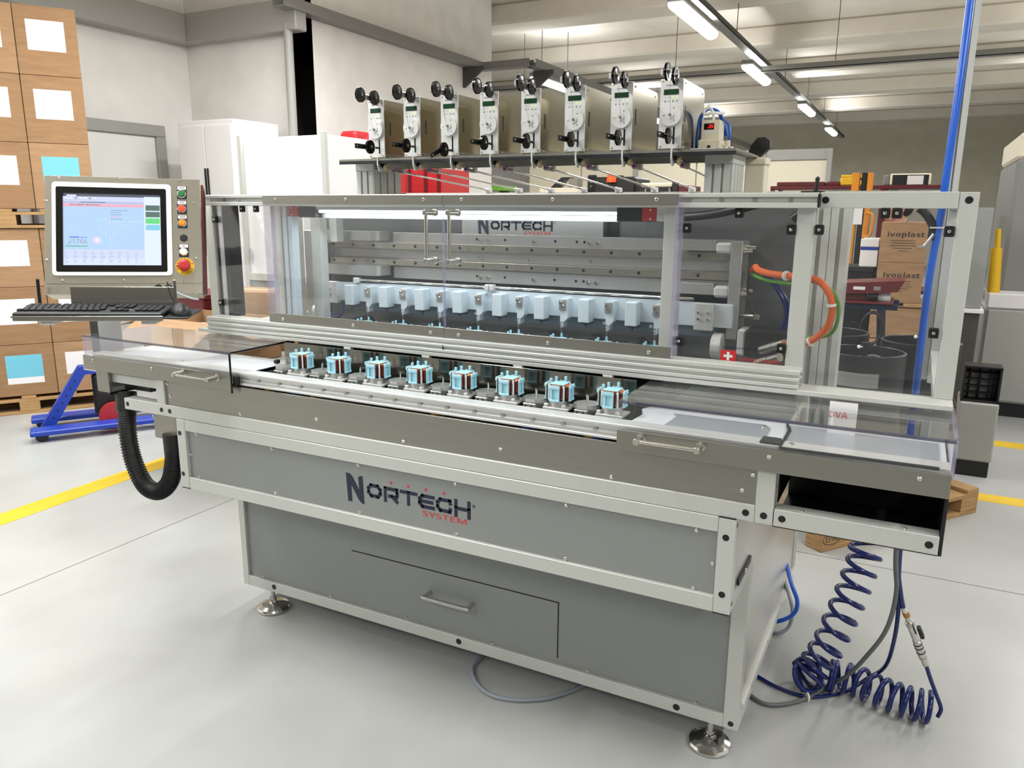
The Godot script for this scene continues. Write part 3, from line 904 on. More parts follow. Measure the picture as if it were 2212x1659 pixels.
func machine_inside() -> void:
	part(mach, "back_panel", bx(-1.86, 0.03, 1.05, 1.665, -0.672, -0.664, 0.0005), M.back_panel)
	part(mach, "panel_seam", bx(-1.262, -1.258, 1.54, 1.66, -0.664, -0.6635, 0.0001), M.black)
	part(mach, "name_plate_back", bx(-0.61, -0.572, 1.535, 1.60, -0.664, -0.655, 0.0005), M.black)
	var lp := part(mach, "name_plate", bx(-1.16, -0.612, 1.535, 1.597, -0.63, -0.62, 0.001), M.alu_mill)
	logo(lp, Transform3D(Basis.from_scale(Vector3(0.636, 0.636, 1)), Vector3(-1.093, 1.553, -0.62)))
	# carrier plates and the two long guide rails with their screw holes
	part(mach, "carrier_plate", bx(-1.765, -0.175, 1.436, 1.472, -0.63, -0.618, 0.001), M.alu_mill)
	var tp := part(mach, "carrier_plate", bx(-1.46, -0.175, 1.497, 1.535, -0.625, -0.608, 0.001), M.alu_mill)
	var bp := part(mach, "carrier_plate", bx(-1.46, -0.175, 1.362, 1.408, -0.625, -0.608, 0.001), M.alu_mill)
	for yy in [1.4845, 1.4225]:
		var r := part(mach, "guide_rail", bx(-1.764, -0.175, yy - 0.0135, yy + 0.0135, -0.62, -0.598, 0.002), M.steel_light)
		for i in 16:
			stud(r, "rail_hole", "rail_hole", Vector3(-1.742 + i * 0.0975, yy, -0.598), Vector3(0, 0, 1), 1.15)
	for x in [-1.075, -1.045, -0.86, -0.655, -0.625]:
		stud(tp, "cap_bolt", "cap_bolt", Vector3(x, 1.514, -0.608))
		stud(bp, "cap_bolt", "cap_bolt", Vector3(x, 1.382, -0.608))
	for x in [-1.09, -0.975, -0.78, -0.70, -0.672]:
		stud(tp, "rail_hole", "rail_hole", Vector3(x, 1.517, -0.608))
		stud(bp, "rail_hole", "rail_hole", Vector3(x, 1.385, -0.608))
	for x in [-1.08, -0.88, -0.65]:
		stud(mach, "cap_bolt", "cap_bolt", Vector3(x, 1.452, -0.618))
	# dark hose behind the right pane and the rear spindle bench
	var ho := MB.new()
	ho.tube(smooth([Vector3(-0.50, 1.60, -0.60), Vector3(-0.30, 1.605, -0.56), Vector3(-0.16, 1.625, -0.50), Vector3(-0.02, 1.66, -0.45)], 6), 0.013, 12)
	part(mach, "dark_hose", ho, M.black)
	ho = MB.new()
	ho.tube([Vector3(-0.01, 1.60, -0.60), Vector3(0.07, 1.66, -0.60)], 0.014, 12)
	part(mach, "dark_hose", ho, M.black)
	var sb := part(mach, "spindle_bench", bx(-1.66, -0.28, 1.06, 1.155, -0.60, -0.42, 0.004), M.black)
	for i in 8:
		var x := -1.585 + 0.161 * i + 0.005
		var c := MB.new()
		var f := Transform3D(Basis(Vector3.RIGHT, PI / 2), Vector3(x, 1.182, -0.60))
		c.lathe([[0.0, 0.0], [0.030, 0.0], [0.030, 0.07], [0.026, 0.072], [0.026, 0.08], [0.029, 0.082], [0.029, 0.125], [0.024, 0.13], [0.018, 0.13], [0.016, 0.124], [0.0, 0.124]], f, 28)
		part(sb, "spindle_motor", c, M.black_soft)
		part(sb, "spindle_tab", bx(x + 0.048, x + 0.066, 1.15, 1.196, -0.44, -0.436, 0.001), M.steel)
	# inner posts
	part(mach, "inner_post", bx(-0.312, -0.268, 1.166, 1.631, -0.35, -0.309, 0.0015), M.alu)
	part(mach, "inner_post", bx(-1.800, -1.752, 1.166, 1.631, -0.36, -0.320, 0.0015), M.alu)
	var ip := MB.new()
	ip.box(-1.748, -1.729, 1.225, 1.592, -0.36, -0.325, 0.001)
	ip.box(-1.721, -1.703, 1.225, 1.592, -0.36, -0.325, 0.001)
	ip.box(-1.735, -1.715, 1.225, 1.592, -0.36, -0.335, 0.001)
	part(mach, "inner_post", ip, M.alu_white)
	var ib := MB.new()
	ib.box(-1.70, -1.655, 1.17, 1.631, -0.46, -0.42, 0.001)
	ib.box(-1.645, -1.61, 1.5, 1.631, -0.50, -0.46, 0.001)
	part(mach, "inner_post", ib, M.alu)
	# strip lamp under the upper beam
	var ls := thing("strip_lamp", "bright white strip lamp along the top inside the sliding doors", "lamp", Vector3(-1.03, 1.608, -0.36))
	part(ls, "lamp_tube", bx(-1.60, -0.47, 1.607, 1.617, -0.367, -0.355, 0.003), M.led)
	part(ls, "lamp_housing", bx(-1.62, -0.44, 1.617, 1.631, -0.375, -0.35, 0.002), M.alu_mill)
	part(ls, "lamp_reflector", bx(-1.60, -0.47, 1.588, 1.606, -0.380, -0.376, 0.001), M.alu_mill)
	var gl := MB.new()
	gl.cyl(Vector3(-1.655, 1.612, -0.361), Vector3(-1.62, 1.612, -0.361), 0.013, 0.013, 6)
	gl.cyl(Vector3(-1.62, 1.612, -0.361), Vector3(-1.60, 1.612, -0.361), 0.009, 0.006, 12)
	part(ls, "cable_gland", gl, M.chrome)
	var al := AreaLight3D.new()
	al.name = "strip_light"
	al.area_size = Vector2(1.12, 0.012)
	al.light_energy = 0.35
	al.light_color = Color(0.88, 0.95, 1.0)
	al.shadow_enabled = true
	al.area_range = 10.0
	ls.add_child(al)
	al.rotation = Vector3(-PI / 2, 0, 0)
	al.position = Vector3(0, -0.003, 0)
	# safety switches
	for s in [[-1.734, 1.0, "red and black safety switch at the left end of the strip lamp"], [-0.342, -1.0, "red and black safety switch at the right end of the strip lamp"]]:
		var x: float = s[0]
		var d: float = s[1]
		var o := thing("safety_switch", s[2], "switch", Vector3(x, 1.59, -0.34), "door safety switches")
		var q := func(a: float, b: float) -> Array: return [minf(x + a * d, x + b * d), maxf(x + a * d, x + b * d)]
		var e: Array = q.call(0.0, 0.046)
		var rb := part(o, "switch_head", bx(e[0], e[1], 1.593, 1.630, -0.375, -0.338, 0.003), M.red)
		stud(rb, "screw", "screw", Vector3(x + 0.02 * d, 1.624, -0.338), Vector3(0, 0, 1), 0.6)
		stud(rb, "screw", "screw", Vector3(x + 0.02 * d, 1.599, -0.338), Vector3(0, 0, 1), 0.6)
		e = q.call(0.046, 0.125)
		part(o, "switch_body", bx(e[0], e[1], 1.590, 1.630, -0.385, -0.345, 0.002), M.black)
		e = q.call(-0.055, -0.001)
		part(o, "mounting_plate", bx(e[0], e[1], 1.612, 1.631, -0.345, -0.330, 0.001), M.alu_bright)
		e = q.call(-0.028, -0.001)
		part(o, "mounting_plate", bx(e[0], e[1], 1.592, 1.612, -0.345, -0.330, 0.001), M.alu_bright)
	carriage()
	table_top()

func carriage() -> void:
	var o := thing("winding_carriage", "bright aluminium carriage with eight nozzle blocks behind the sliding doors", "carriage", Vector3(-0.95, 1.2, -0.55))
	# left bracket: a C of two curved arms on an upright
	var lb := MB.new()
	lb.box(-1.858, -1.778, 1.19, 1.539, -0.62, -0.555, 0.003)
	part(o, "left_bracket", lb, M.alu_mill)
	for yy in [[1.505, 1.539], [1.374, 1.411]]:
		var ar := MB.new()
		var top := []
		for p in [[-1.80, 0.555], [-1.775, 0.545], [-1.745, 0.530], [-1.71, 0.522], [-1.66, 0.520], [-1.55, 0.520], [-1.50, 0.522], [-1.482, 0.528], [-1.472, 0.540], [-1.470, 0.565], [-1.470, 0.60], [-1.80, 0.60]]:
			top.append(Vector2(p[0], p[1]))
		ar.prism(top, yy[0], yy[1], Transform3D(Basis(Vector3(1, 0, 0), Vector3(0, 0, -1), Vector3(0, 1, 0)), Vector3.ZERO))
		part(o, "bracket_arm", ar, M.alu_mill)
	var st := MB.new()
	st.box(-1.748, -1.705, 1.492, 1.505, -0.55, -0.525, 0.002)
	st.cyl(Vector3(-1.728, 1.492, -0.537), Vector3(-1.728, 1.455, -0.537), 0.007, 0.005, 10)
	part(o, "stop_screw", st, M.chrome)
	# right bracket
	part(o, "right_bracket", bx(-0.173, -0.138, 1.235, 1.533, -0.655, -0.55, 0.002), M.alu_mill)
	for yy in [[1.502, 1.534], [1.366, 1.402]]:
		var a2 := MB.new()
		a2.box(-0.33, -0.222, yy[0], yy[1], -0.60, -0.565, 0.002)
		part(o, "bracket_arm", a2, M.alu_mill)
		var c2 := MB.new()
		c2.box(-0.222, -0.172, yy[0] - 0.006, yy[1] - 0.006, -0.60, -0.56, 0.016)
		part(o, "bracket_end", c2, M.alu_bright)
	for q in [[1.505, -0.575], [1.512, -0.625], [1.375, -0.575], [1.38, -0.625]]:
		var rb := MB.new()
		rb.cyl(Vector3(-0.138, q[0], q[1]), Vector3(-0.128, q[0], q[1]), 0.011, 0.011, 16)
		rb.cyl(Vector3(-0.128, q[0], q[1]), Vector3(-0.112, q[0], q[1]), 0.0075, 0.0075, 14)
		part(o, "roller_bolt", rb, M.chrome)
	# nozzle bar
	part(o, "nozzle_bar", bx(-1.757, -0.152, 1.272, 1.343, -0.56, -0.528, 0.0015), M.alu_white)
	var sk := part(o, "bar_skirt", bx(-1.66, -0.20, 1.238, 1.272, -0.60, -0.552, 0.001), M.blue_grey)
	for x in [-1.06, -0.57, -0.41]:
		stud(sk, "cap_bolt", "cap_bolt", Vector3(x, 1.258, -0.552))
	for e in [[-1.757, -1.66], [-0.263, -0.205]]:
		var pl := part(o, "bar_end_plate", bx(e[0], e[1], 1.262, 1.346, -0.53, -0.508, 0.002), M.alu_bright)
		var cx: float = (e[0] + e[1]) / 2
		for dx in [-0.015, 0.015]:
			for yy in [1.298, 1.318]:
				stud(pl, "cap_bolt", "cap_bolt", Vector3(cx + dx, yy, -0.508), Vector3(0, 0, 1), 0.7)
	var rod := MB.new()
	rod.cyl(Vector3(-1.57, 1.356, -0.525), Vector3(-0.27, 1.356, -0.525), 0.0045, 0.0045, 10)
	var rd := part(o, "wire_rod", rod, M.chrome)
	part(rd, "rod_holder", bx(-1.585, -1.558, 1.345, 1.364, -0.533, -0.512, 0.003), M.alu_bright)
	part(rd, "rod_holder", bx(-1.005, -0.990, 1.345, 1.366, -0.535, -0.510, 0.002), M.alu_bright)
	part(rd, "rod_holder", bx(-0.986, -0.971, 1.345, 1.366, -0.535, -0.510, 0.002), M.alu_bright)
	for i in 8:
		var x := -1.585 + 0.161 * i
		var nb := MB.new()
		nb.box(x - 0.020, x + 0.018, 1.262, 1.338, -0.53, -0.485, 0.002)
		var blk := part(o, "nozzle_block", nb, M.alu_white)
		var ft := MB.new()
		ft.box(x - 0.014, x + 0.022, 1.257, 1.262, -0.525, -0.492, 0.001)
		ft.box(x - 0.005, x + 0.005, 1.251, 1.257, -0.512, -0.502, 0.001)
		part(blk, "block_foot", ft, M.black_soft)
		var nd := MB.new()
		nd.cyl(Vector3(x, 1.257, -0.507), Vector3(x, 1.238, -0.507), 0.0032, 0.0016, 10)
		part(blk, "nozzle", nd, M.groove)
		# wire clamp to the right of each nozzle block
		var k := x + 0.080
		var cp := MB.new()
		cp.prism([Vector2(k - 0.008, 1.335), Vector2(k + 0.019, 1.335), Vector2(k + 0.019, 1.272), Vector2(k + 0.012, 1.264), Vector2(k + 0.004, 1.258), Vector2(k + 0.003, 1.24), Vector2(k - 0.006, 1.238), Vector2(k - 0.008, 1.262)], -0.53, -0.498)
		var wc := part(o, "wire_clamp", cp, M.alu_white)
		part(wc, "clamp_plate", bx(k - 0.012, k + 0.013, 1.297, 1.333, -0.498, -0.494, 0.002), M.alu_mill)
		stud(wc, "clamp_screw", "cap_bolt", Vector3(k - 0.004, 1.323, -0.494), Vector3(0, 0, 1), 0.95)
		stud(wc, "clamp_screw", "cap_bolt", Vector3(k + 0.003, 1.311, -0.494), Vector3(0, 0, 1), 0.95)
		stud(wc, "clamp_pin", "bolt", Vector3(k - 0.003, 1.256, -0.498), Vector3(0, 0, 1), 0.55)
		stud(wc, "clamp_pin", "bolt", Vector3(k - 0.003, 1.245, -0.498), Vector3(0, 0, 1), 0.55)
		var wi := MB.new()
		wi.cyl(Vector3(k - 0.003, 1.24, -0.499), Vector3(k - 0.003, 1.214, -0.499), 0.0009, 0.0007, 6)
		part(wc, "clamp_needle", wi, M.alu_mill)
	# bearing ring and the blue tube pair that leaves it
	var ri := MB.new()
	var rf := Transform3D(Basis(Vector3.BACK, -PI / 2), Vector3(-1.79, 1.222, -0.53))
	ri.lathe([[0.014, 0.0], [0.026, 0.0], [0.026, 0.045], [0.022, 0.05], [0.014, 0.05], [0.014, 0.0]], rf, 28)
	part(o, "bearing_ring", ri, M.alu_bright)
	var bt := MB.new()
	bt.tube(smooth([Vector3(-1.745, 1.212, -0.53), Vector3(-1.71, 1.205, -0.515), Vector3(-1.665, 1.208, -0.51), Vector3(-1.645, 1.225, -0.515), Vector3(-1.64, 1.262, -0.52)], 6), 0.006, 10)
	part(o, "air_tube", bt, M.blue_hose)
	bt = MB.new()
	bt.tube(smooth([Vector3(-1.745, 1.222, -0.54), Vector3(-1.71, 1.216, -0.53), Vector3(-1.665, 1.22, -0.525), Vector3(-1.65, 1.24, -0.525), Vector3(-1.648, 1.262, -0.53)], 6), 0.006, 10)
	part(o, "air_tube", bt, M.blue_hose)
	# shaft end, motor and connectors at the right
	var sh := MB.new()
	var sf := Transform3D(Basis(Vector3.BACK, -PI / 2), Vector3(-0.205, 1.215, -0.53))
	sh.lathe([[0.0, 0.0], [0.038, 0.0], [0.041, 0.004], [0.041, 0.03], [0.0, 0.03]], sf, 32)
	part(o, "shaft_clamp", sh, M.alu_bright)
	part(o, "motor_flange", bx(-0.128, -0.105, 1.195, 1.275, -0.585, -0.505, 0.006), M.alu_bright)
	part(o, "drive_motor", bx(-0.105, 0.018, 1.190, 1.278, -0.59, -0.50, 0.008), M.black)
	for q in [Vector3(-0.045, 1.226, -0.45), Vector3(-0.055, 1.186, -0.45)]:
		var cn := MB.new()
		var e: Vector3 = q + Vector3(0.07, 0.034, 0.05)
		cn.cyl(q, q.lerp(e, 0.55), 0.0135, 0.0135, 14)
		cn.cyl(q.lerp(e, 0.56), e, 0.0125, 0.0125, 14)
		cn.cyl(q - (e - q) * 0.06, q, 0.009, 0.0135, 14)
		part(o, "connector", cn, M.steel_light)
	# cables that loop away from the carriage
	var cb := MB.new()
	cb.tube(smooth([Vector3(-0.115, 1.446, -0.60), Vector3(-0.10, 1.458, -0.57), Vector3(-0.085, 1.452, -0.53), Vector3(-0.04, 1.448, -0.46), Vector3(0.03, 1.447, -0.41), Vector3(0.095, 1.443, -0.372), Vector3(0.128, 1.415, -0.366), Vector3(0.142, 1.37, -0.378), Vector3(0.132, 1.315, -0.41), Vector3(0.10, 1.275, -0.44), Vector3(0.065, 1.252, -0.45), Vector3(0.03, 1.232, -0.47)], 7), 0.0095, 12)
	part(o, "thick_cable", cb, M.orange, "thick orange cable")
	for q in [[Vector3(0.012, 1.447, -0.415), Vector3(1, 0, 0.8)], [Vector3(0.139, 1.378, -0.366), Vector3(0.15, -1, -0.1)], [Vector3(0.085, 1.262, -0.447), Vector3(-1, -0.6, -0.2)]]:
		var ti := MB.new()
		var dd: Vector3 = q[1]
		dd = dd.normalized()
		ti.cyl(q[0] - dd * 0.003, q[0] + dd * 0.003, 0.0135, 0.0135, 14)
		part(o, "cable_tie", ti, M.white)
	cb = MB.new()
	cb.tube(smooth([Vector3(-0.115, 1.436, -0.59), Vector3(-0.085, 1.428, -0.55), Vector3(-0.03, 1.425, -0.47), Vector3(0.04, 1.427, -0.41), Vector3(0.10, 1.438, -0.375), Vector3(0.142, 1.41, -0.37), Vector3(0.158, 1.36, -0.385), Vector3(0.146, 1.30, -0.43), Vector3(0.11, 1.275, -0.47), Vector3(0.07, 1.268, -0.49)], 7), 0.005, 10)
	part(o, "thin_cable", cb, M.green, "green earth cable")
	for k in 2:
		cb = MB.new()
		var dx := 0.010 * k
		cb.tube(smooth([Vector3(-0.075 + dx, 1.43, -0.58), Vector3(-0.04 + dx, 1.405, -0.56), Vector3(-0.008 + dx, 1.36, -0.55), Vector3(0.0 + dx, 1.315, -0.55), Vector3(-0.012 + dx, 1.272, -0.55), Vector3(-0.035 + dx, 1.245, -0.54)], 6), 0.0055, 10)
		part(o, "air_tube", cb, M.blue_hose)
	cb = MB.new()
	cb.tube(smooth([Vector3(-0.118, 1.425, -0.57), Vector3(-0.116, 1.38, -0.56), Vector3(-0.10, 1.33, -0.55), Vector3(-0.083, 1.312, -0.55)], 6), 0.0035, 8)
	part(o, "sensor_cable", cb, M.black)
	cb = MB.new()
	cb.cyl(Vector3(-0.138, 1.308, -0.57), Vector3(-0.09, 1.312, -0.55), 0.006, 0.006, 10)
	cb.box(-0.092, -0.074, 1.300, 1.318, -0.558, -0.542, 0.003)
	part(o, "sensor", cb, M.steel)

func table_top() -> void:
	# the shelf that carries the tensioners, on two slotted pillars behind the back panel
	part(mach, "tensioner_shelf", bx(-1.69, -0.185, 1.798, 1.8065, -0.98, -0.588, 0.001), M.steel)
	part(mach, "shelf_lip", bx(-1.69, -0.185, 1.788, 1.798, -0.595, -0.588, 0.001), M.black_soft)
	part(mach, "shelf_apron", bx(-1.595, -0.298, 1.772, 1.798, -0.70, -0.692, 0.0008), M.steel)
	for p in [[-1.682, -1.597], [-0.298, -0.212]]:
		var a: float = p[0]
		var b: float = p[1]
		var c := MB.new()
		for k in 3:
			c.box(a + 0.0293 * k, a + 0.0293 * k + 0.0225, 1.05, 1.767, -0.86, -0.68, 0.0015)
		c.box(a + 0.004, b - 0.004, 1.05, 1.767, -0.855, -0.69, 0.001)
		for k in 4:
			c.box(b - 0.004, b, 1.05, 1.767, -0.86 + 0.047 * k, -0.86 + 0.047 * k + 0.038, 0.001)
		part(mach, "slotted_pillar", c, M.alu)
		part(mach, "pillar_cap", bx(a - 0.002, b + 0.002, 1.767, 1.798, -0.865, -0.678, 0.002), M.alu)
	part(mach, "rear_beam", bx(-2.08, 0.40, 1.66, 1.70, -1.46, -1.42, 0.0015), M.alu)
	for x in [-2.0, -0.05]:
		part(mach, "rear_post", bx(x, x + 0.04, 0.9, 1.70, -1.46, -1.42, 0.0015), M.alu)
	# cream duct with the black brush handle at the right end
	var d := thing("cable_duct", "cream vertical duct beside the right slotted pillar", "duct", Vector3(-0.19, 1.02, -0.98))
	part(d, "duct_body", bx(-0.225, -0.16, 1.02, 1.775, -1.02, -0.94, 0.003), M.cream)
	part(d, "duct_cap", bx(-0.229, -0.156, 1.775, 1.80, -1.024, -0.936, 0.004), M.cream)
	d = thing("hand_brush", "black tapered brush standing on the cream duct", "brush", Vector3(-0.19, 1.80, -0.98))
	var hb := MB.new()
	hb.prism([Vector2(-0.232, 1.795), Vector2(-0.190, 1.795), Vector2(-0.172, 1.815), Vector2(-0.153, 1.833), Vector2(-0.154, 1.855), Vector2(-0.172, 1.868), Vector2(-0.196, 1.866), Vector2(-0.213, 1.845)], -1.0, -0.965)
	part(d, "brush_body", hb, M.black)

func cyl_handle(parent: Node3D, a: Vector3, b: Vector3, outz: float) -> MeshInstance3D:
	# two stand-offs and a bar between them, a and b on the face
	var d := (b - a).normalized()
	var bar := MB.new()
	bar.cyl(a + Vector3(0, 0, outz - 0.009) + d * 0.006, b + Vector3(0, 0, outz - 0.009) - d * 0.006, 0.0058, 0.0058, 14)
	var o := part(parent, "handle", bar, M.steel_light, "brushed steel bar handle")
	for q in [a, b]:
		var m := MB.new()
		m.lathe([[0.0, 0.0], [0.0115, 0.0], [0.0115, 0.004], [0.0085, 0.005], [0.0085, outz - 0.001], [0.0075, outz], [0.0, outz]], Transform3D(MB.frame(Vector3(0, 0, 1)), q), 20)
		part(o, "stand_off", m, M.steel_light)
	return o

func doors_and_covers() -> void:
	for s in [[-1.7611, -1.0068, "left clear sliding door with brushed steel bands beside the red safety switch", -1.035, [-1.700, -1.388, -1.076], [-1.697, -1.376, -1.058]], [-1.0056, -0.2566, "right clear sliding door with brushed steel bands in front of the small name plate", -0.951, [-0.936, -0.627, -0.317], [-0.951, -0.635, -0.320]]]:
		var x0: float = s[0]
		var x1: float = s[1]
		var o := thing("sliding_door", s[2], "door", Vector3((x0 + x1) / 2, 1.2, -0.25), "clear sliding doors")
		part(o, "pane", bx(x0, x1, 1.206, 1.664, -0.255, -0.249, 0.0006), M.acrylic)
		var t := part(o, "steel_band", bx(x0, x1, 1.6354, 1.6655, -0.249, -0.2462, 0.0005), M.steel)
		for x in s[4]:
			stud(t, "screw", "screw", Vector3(x, 1.6515, -0.2462))
		t = part(o, "steel_band", bx(x0, x1, 1.2158, 1.2479, -0.249, -0.2462, 0.0005), M.steel)
		for x in s[5]:
			stud(t, "screw", "screw", Vector3(x, 1.2285, -0.2462))
		cyl_handle(o, Vector3(s[3], 1.463, -0.249), Vector3(s[3], 1.6115, -0.249), 0.062)
		if x0 < -1.5:
			part(o, "edge_strip", bx(x0 - 0.004, x0 + 0.004, 1.206, 1.664, -0.30, -0.249, 0.001), M.acrylic_edge)
			part(o, "edge_strip", bx(x1 - 0.003, x1, 1.206, 1.664, -0.2555, -0.2485, 0.0005), M.acrylic_edge)
		else:
			part(o, "edge_strip", bx(x1 - 0.006, x1 + 0.003, 1.206, 1.666, -0.304, -0.2465, 0.001), M.acrylic_edge)
			part(o, "edge_strip", bx(x0, x0 + 0.003, 1.206, 1.664, -0.2555, -0.2485, 0.0005), M.acrylic_edge)
	for s in [[-2.4842, -1.7065, "left clear acrylic sliding cover with black sealed edge, below the control panel", -1.932, -1.766, [-2.431, -2.103]], [-0.3175, 0.4478, "right clear acrylic sliding cover over the empty end of the deck", -0.250, -0.0965, [0.067, 0.387]]]:
		var x0: float = s[0]
		var x1: float = s[1]
		var o := thing("sliding_cover", s[2], "cover", Vector3((x0 + x1) / 2, 1.05, -0.14), "clear sliding deck covers")
		part(o, "hood_front", bx(x0, x1, 1.064, 1.1385, 0.001, 0.007, 0.0008), M.acrylic)
		part(o, "hood_top", bx(x0, x1, 1.138, 1.143, -0.296, 0.007, 0.0008), M.acrylic)
		var ed := MB.new()
		ed.cyl(Vector3(x0, 1.139, 0.003), Vector3(x1, 1.139, 0.003), 0.0045, 0.0045, 10)
		part(o, "hood_bend", ed, M.acrylic_bend)
		var fa := part(o, "fascia", bx(x0 - (0.006 if x0 < -1 else 0.0), x1, 1.0106, 1.0652, 0.0, 0.0085, 0.0006), M.steel)
		screws(fa, [[s[5][0], 1.049], [s[5][1], 1.0485]], 0.0085)
		cyl_handle(o, Vector3(s[3], 1.0525, 0.0085), Vector3(s[4], 1.0525, 0.0085), 0.05)
		if x0 < -1:
			part(o, "hood_end", bx(x0 - 0.002, x0 + 0.004, 1.064, 1.141, -0.296, 0.003, 0.0008), M.acrylic_edge)
			var se := MB.new()
			se.tube([Vector3(x1, 1.002, 0.005), Vector3(x1, 1.136, 0.005), Vector3(x1, 1.1405, 0.001), Vector3(x1, 1.1405, -0.296)], 0.0036, 10)
			part(o, "edge_seal", se, M.black_gloss, "black rubber edge")
			part(o, "slide_block", bx(x1 - 0.01, x1 + 0.012, 1.120, 1.144, -0.30, -0.278, 0.003), M.black)
			part(o, "slide_block", bx(x1 - 0.0, x1 + 0.020, 1.030, 1.060, -0.018, -0.001, 0.002), M.black)
			part(o, "stop_block", bx(x1 - 0.03, x1 - 0.012, 1.064, 1.077, -0.245, -0.225, 0.003), M.black)
		else:
			part(o, "hood_end", bx(x1 - 0.004, x1 + 0.004, 1.055, 1.149, -0.296, 0.007, 0.0015), M.acrylic_edge)
	# paper card lying against the beam under the right cover
	var cd := thing("paper_card", "white card with red letters standing under the right acrylic cover", "card", Vector3(0.205, 1.066, -0.21))
	var pc := part(cd, "card_sheet", bx(0.172, 0.238, 1.066, 1.152, -0.212, -0.210, 0.0003), M.label_white)
	words(pc, "card_letters", "OVA", 0.017, Transform3D(Basis.IDENTITY, Vector3(0.193, 1.118, -0.2095)), M.red_print, false, 1.0, true)

# ---------------------------------------------------------------- workpieces on the deck
const ORD := ["first", "second", "third", "fourth", "fifth", "sixth", "seventh", "eighth"]

func make_coil(o: Node3D) -> void:
	var co := MB.new()
	co.box(-0.017, 0.017, 0.002, 0.046, -0.017, 0.017, 0.003)
	co.box(-0.022, 0.022, 0.046, 0.0485, -0.022, 0.022, 0.001)
	part(o, "core", co, M.cyan_plastic)
	for k in 4:
		var r := Transform3D(Basis(Vector3.UP, PI / 2 * k), Vector3.ZERO)
		var f := MB.new()
		f.box(-0.0155, -0.0062, 0.002, 0.042, 0.0345, 0.0385, 0.001)
		f.box(0.0062, 0.0155, 0.002, 0.042, 0.0345, 0.0385, 0.001)
		f.box(-0.0165, 0.0165, 0.036, 0.0455, 0.0345, 0.0415, 0.0015)
		f.box(-0.016, 0.016, 0.0, 0.0065, 0.0345, 0.0405, 0.0015)
		f.box(-0.007, 0.007, 0.006, 0.037, 0.030, 0.0345, 0.0008)
		for t in 4:
			f.box(-0.0145 + t * 0.008, -0.0097 + t * 0.008, 0.0455, 0.0478, 0.036, 0.041, 0.0006)
		part(o, "bobbin_flange", f.moved(r), M.cyan_plastic)
		var w := MB.new()
		w.box(-0.0175, 0.0175, 0.005, 0.0445, 0.019, 0.0335, 0.005)
		part(o, "winding", w.moved(r), M.copper)
		var lt := MB.new()
		lt.box(-0.014, 0.014, 0.0425, 0.0452, 0.019, 0.033, 0.002)
		part(o, "winding_highlight", lt.moved(r), M.copper_highlight)  # lighter copper top paints the highlight as colour
		var rb := MB.new()
		rb.boxt(Transform3D(Basis(Vector3.UP, PI / 4), Vector3(0.0225, 0.023, 0.0225)), Vector3(0.0045, 0.044, 0.006), 0.001)
		part(o, "rib", rb.moved(r), M.white)
	for p in [[-0.030, -0.006, 0.058], [-0.022, -0.026, 0.060], [0.006, -0.030, 0.062]]:
		var pn := MB.new()
		pn.box(p[0] - 0.0035, p[0] + 0.0035, 0.044, p[2], p[1] - 0.0035, p[1] + 0.0035, 0.001)
		part(o, "terminal_post", pn, M.cyan_plastic)

